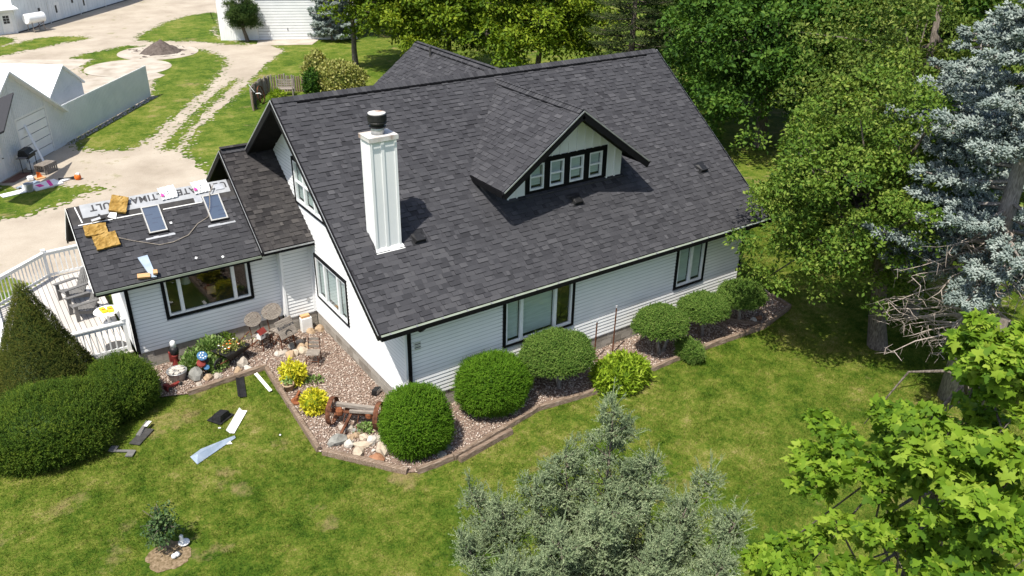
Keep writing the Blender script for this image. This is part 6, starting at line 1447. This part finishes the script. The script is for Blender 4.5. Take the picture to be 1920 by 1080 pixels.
for i in range(7): MB().box(-.42+i*.125, -.34+i*.125, -.27, -.25, .0, .42).build('side_slat', mt['oldwood'], ct_); MB().box(-.42+i*.125, -.34+i*.125, .25, .27, .0, .42).build('side_slat', mt['oldwood'], ct_)
MB().box(-.40, .40, -.24, .24, .02, .05).build('bottom', mt['oldwood'], ct_)
o = MB().bar((-4.85, 27.3, .02), (-5.4, 29.1, 2.55), .10, .05).build('white_post', mt['whitepaint']); tag(o, 'long white board leaning against the overhead door', 'board')
fb = thing('foam_board', 'white foam board with pink print lying on the grass', 'board', (-5.28, 24.72, .02), .35)
MB().box(-.62, .62, -.42, .42, 0, .06).build('sheet', mt['wrap'], fb); MB().add([(.0, -.42, .062), (.16, -.42, .062), (.42, .42, .062), (.26, .42, .062)], [(0, 1, 2, 3)]).build('pink_stripe', mt['pink'], fb); MB().box(-.35, -.12, -.2, .2, .061, .064).build('pink_letter', mt['pink'], fb)
gb = thing('grey_bucket', 'grey bucket standing on the grass by the foam board', 'bucket', (-5.95, 24.30, 0)); MB().lathe([(.15, 0), (.20, .36), (.215, .37), (.20, .38), (.17, .34), (.14, .03), (0, .02)], n=18).build('pail', mt['metal'], gb)
ws = thing('siding_scrap', 'bent white siding sheet on the grass, farthest from the house', 'siding', (-6.62, 24.30, .02), .25); MB().box(-.48, .48, -.24, .24, 0, .03).build('sheet', mt['whiteroof'], ws); MB().hexa([(.48, -.2, 0), (.5, -.2, 0), (.5, .26, 0), (.48, .26, 0)], [(.55, -.18, .22), (.57, -.18, .22), (.57, .28, .22), (.55, .28, .22)]).build('bent_end', mt['whiteroof'], ws)
w2 = thing('siding_scrap', 'white siding strip lying beside the leaf blower', 'siding', (-4.38, 25.0, .02), .45); MB().box(-.62, .45, -.10, .10, 0, .05).build('strip', mt['whiteroof'], w2)
bl = thing('leaf_blower', 'orange and white leaf blower at the edge of the grass', 'blower', (-3.90, 24.86, 0), 2.6); MB().lathe([(.12, .02), (.15, .10), (.13, .22), (.06, .27)], n=14).build('motor', mt['orange'], bl, True); MB().tube([(.05, 0, .14), (.35, .02, .08), (.85, .05, .05)], [.06, .05, .04], 8).build('tube', mt['black'], bl); MB().box(-.1, .05, -.06, .06, .24, .31).build('handle', mt['wrap'], bl)
pl_ = thing('blue_pipe', 'pale blue plastic sheet beside the pink printed board', 'sheet', (-5.95, 25.05, .02), .6); MB().box(-.45, .55, -.16, .16, 0, .07).build('sheet', mt['bluesheet'], pl_); MB().tube([(-.45, -.1, .05), (-.5, -.1, .05)], .07, 8).build('end', mt['darkgrey'], pl_)
cr_ = thing('cardboard_scrap', 'torn tan cardboard box in front of the crate', 'box', (-5.35, 25.95, .0), .3); MB().box(-.22, .22, -.18, .18, 0, .05).build('base', mt['cleanwood'], cr_); MB().hexa([(-.1, 0, .05), (.15, .02, .05), (.15, .05, .05), (-.1, .03, .05)], [(-.05, .05, .32), (.1, .08, .25), (.1, .10, .25), (-.05, .07, .32)]).build('flap', mt['orange'], cr_)
wbk = MB().box(-.14, .14, -.12, .12, 0, .22).build('white_bag', mt['wrap'], None, bevel=.05); wbk.location = (-5.72, 25.85, 0); tag(wbk, 'small white bag near the torn cardboard box', 'bag')
sheet('brick_apron', [(-6.9, 26.1), (-6.4, 25.9), (-5.5, 27.0), (-6.0, 27.3)], .020, mt['red'] if False else pm('old_brick_paving', [(.12, .06, .045), (.19, .10, .075)], .95, 6), label='dark red brick strip at the shed door')

# ================================================================== BACK GARDEN FENCE
pf = thing('stake_fence', 'curved fence of weathered upright stakes behind the house', 'fence', (9, 34, 0))
line = [(6.95, 32.5), (7.25, 33.6), (7.85, 34.8), (8.6, 35.8), (9.4, 36.5), (10.3, 36.2), (11.2, 35.5), (12.0, 34.6)]
for (a, b) in zip(line[:-1], line[1:]):
    a = Vector((*a, 0)); b = Vector((*b, 0)); n = int((b-a).length/.15)
    for i in range(n):
        p_ = a.lerp(b, i/n)-Vector((9, 34, 0)); hh = random.uniform(.95, 1.15)
        MB().tube([p_, p_+Vector((random.uniform(-.03, .03), 0, hh))], [.06, .055], 6).build('stake', mt['oldwood'] if random.random() < .6 else mt['timber'], pf)
bn = thing('garden_bench', 'weathered slatted bench in front of the stake fence', 'bench', (9.95, 35.2, 0), -.5)
for i in range(4): MB().bar((-.55, .2+i*.03, .48+i*.14), (.55, .2+i*.03, .48+i*.14), .02, .09).build('back_slat', mt['oldwood'], bn); MB().box(-.55, .55, -.28+i*.12, -.18+i*.12, .42, .45).build('seat_slat', mt['oldwood'], bn)
for x in (-.5, .5): MB().box(x-.03, x+.03, -.26, -.2, 0, .6).build('leg', mt['oldwood'], bn); MB().box(x-.03, x+.03, .18, .24, 0, 1.0).build('leg', mt['oldwood'], bn)
ww_ = thing('wagon_wheel', 'dark wagon wheel leaning on the stake fence', 'wheel', (7.95, 33.9, 0), .9)
TWh = Matrix.Translation((0, 0, .55)) @ Matrix.Rotation(math.radians(80), 4, 'X')
MB(TWh).tube([(.52*math.cos(a), .52*math.sin(a), 0) for a in [i*math.pi/14 for i in range(29)]], .035, 6).build('rim', mt['rust'], ww_)
for j in range(8): a = j*math.pi/4; MB(TWh).tube([(0, 0, 0), (.5*math.cos(a), .5*math.sin(a), 0)], .018, 5).build('spoke', mt['rust'], ww_)
wp = thing('water_pump', 'pale hand pump at the open end of the stake fence', 'pump', (7.25, 32.9, 0)); MB().lathe([(.09, 0), (.05, .1), (.05, .9), (.07, 1.0)], n=12).build('column', mt['black'], wp); MB().tube([(0, 0, .9), (.28, -.1, .92), (.34, -.12, .84)], .03, 6).build('spout', mt['whitepaint'], wp); MB().tube([(0, 0, 1.0), (-.25, .1, 1.45)], .022, 6).build('handle', mt['whitepaint'], wp)
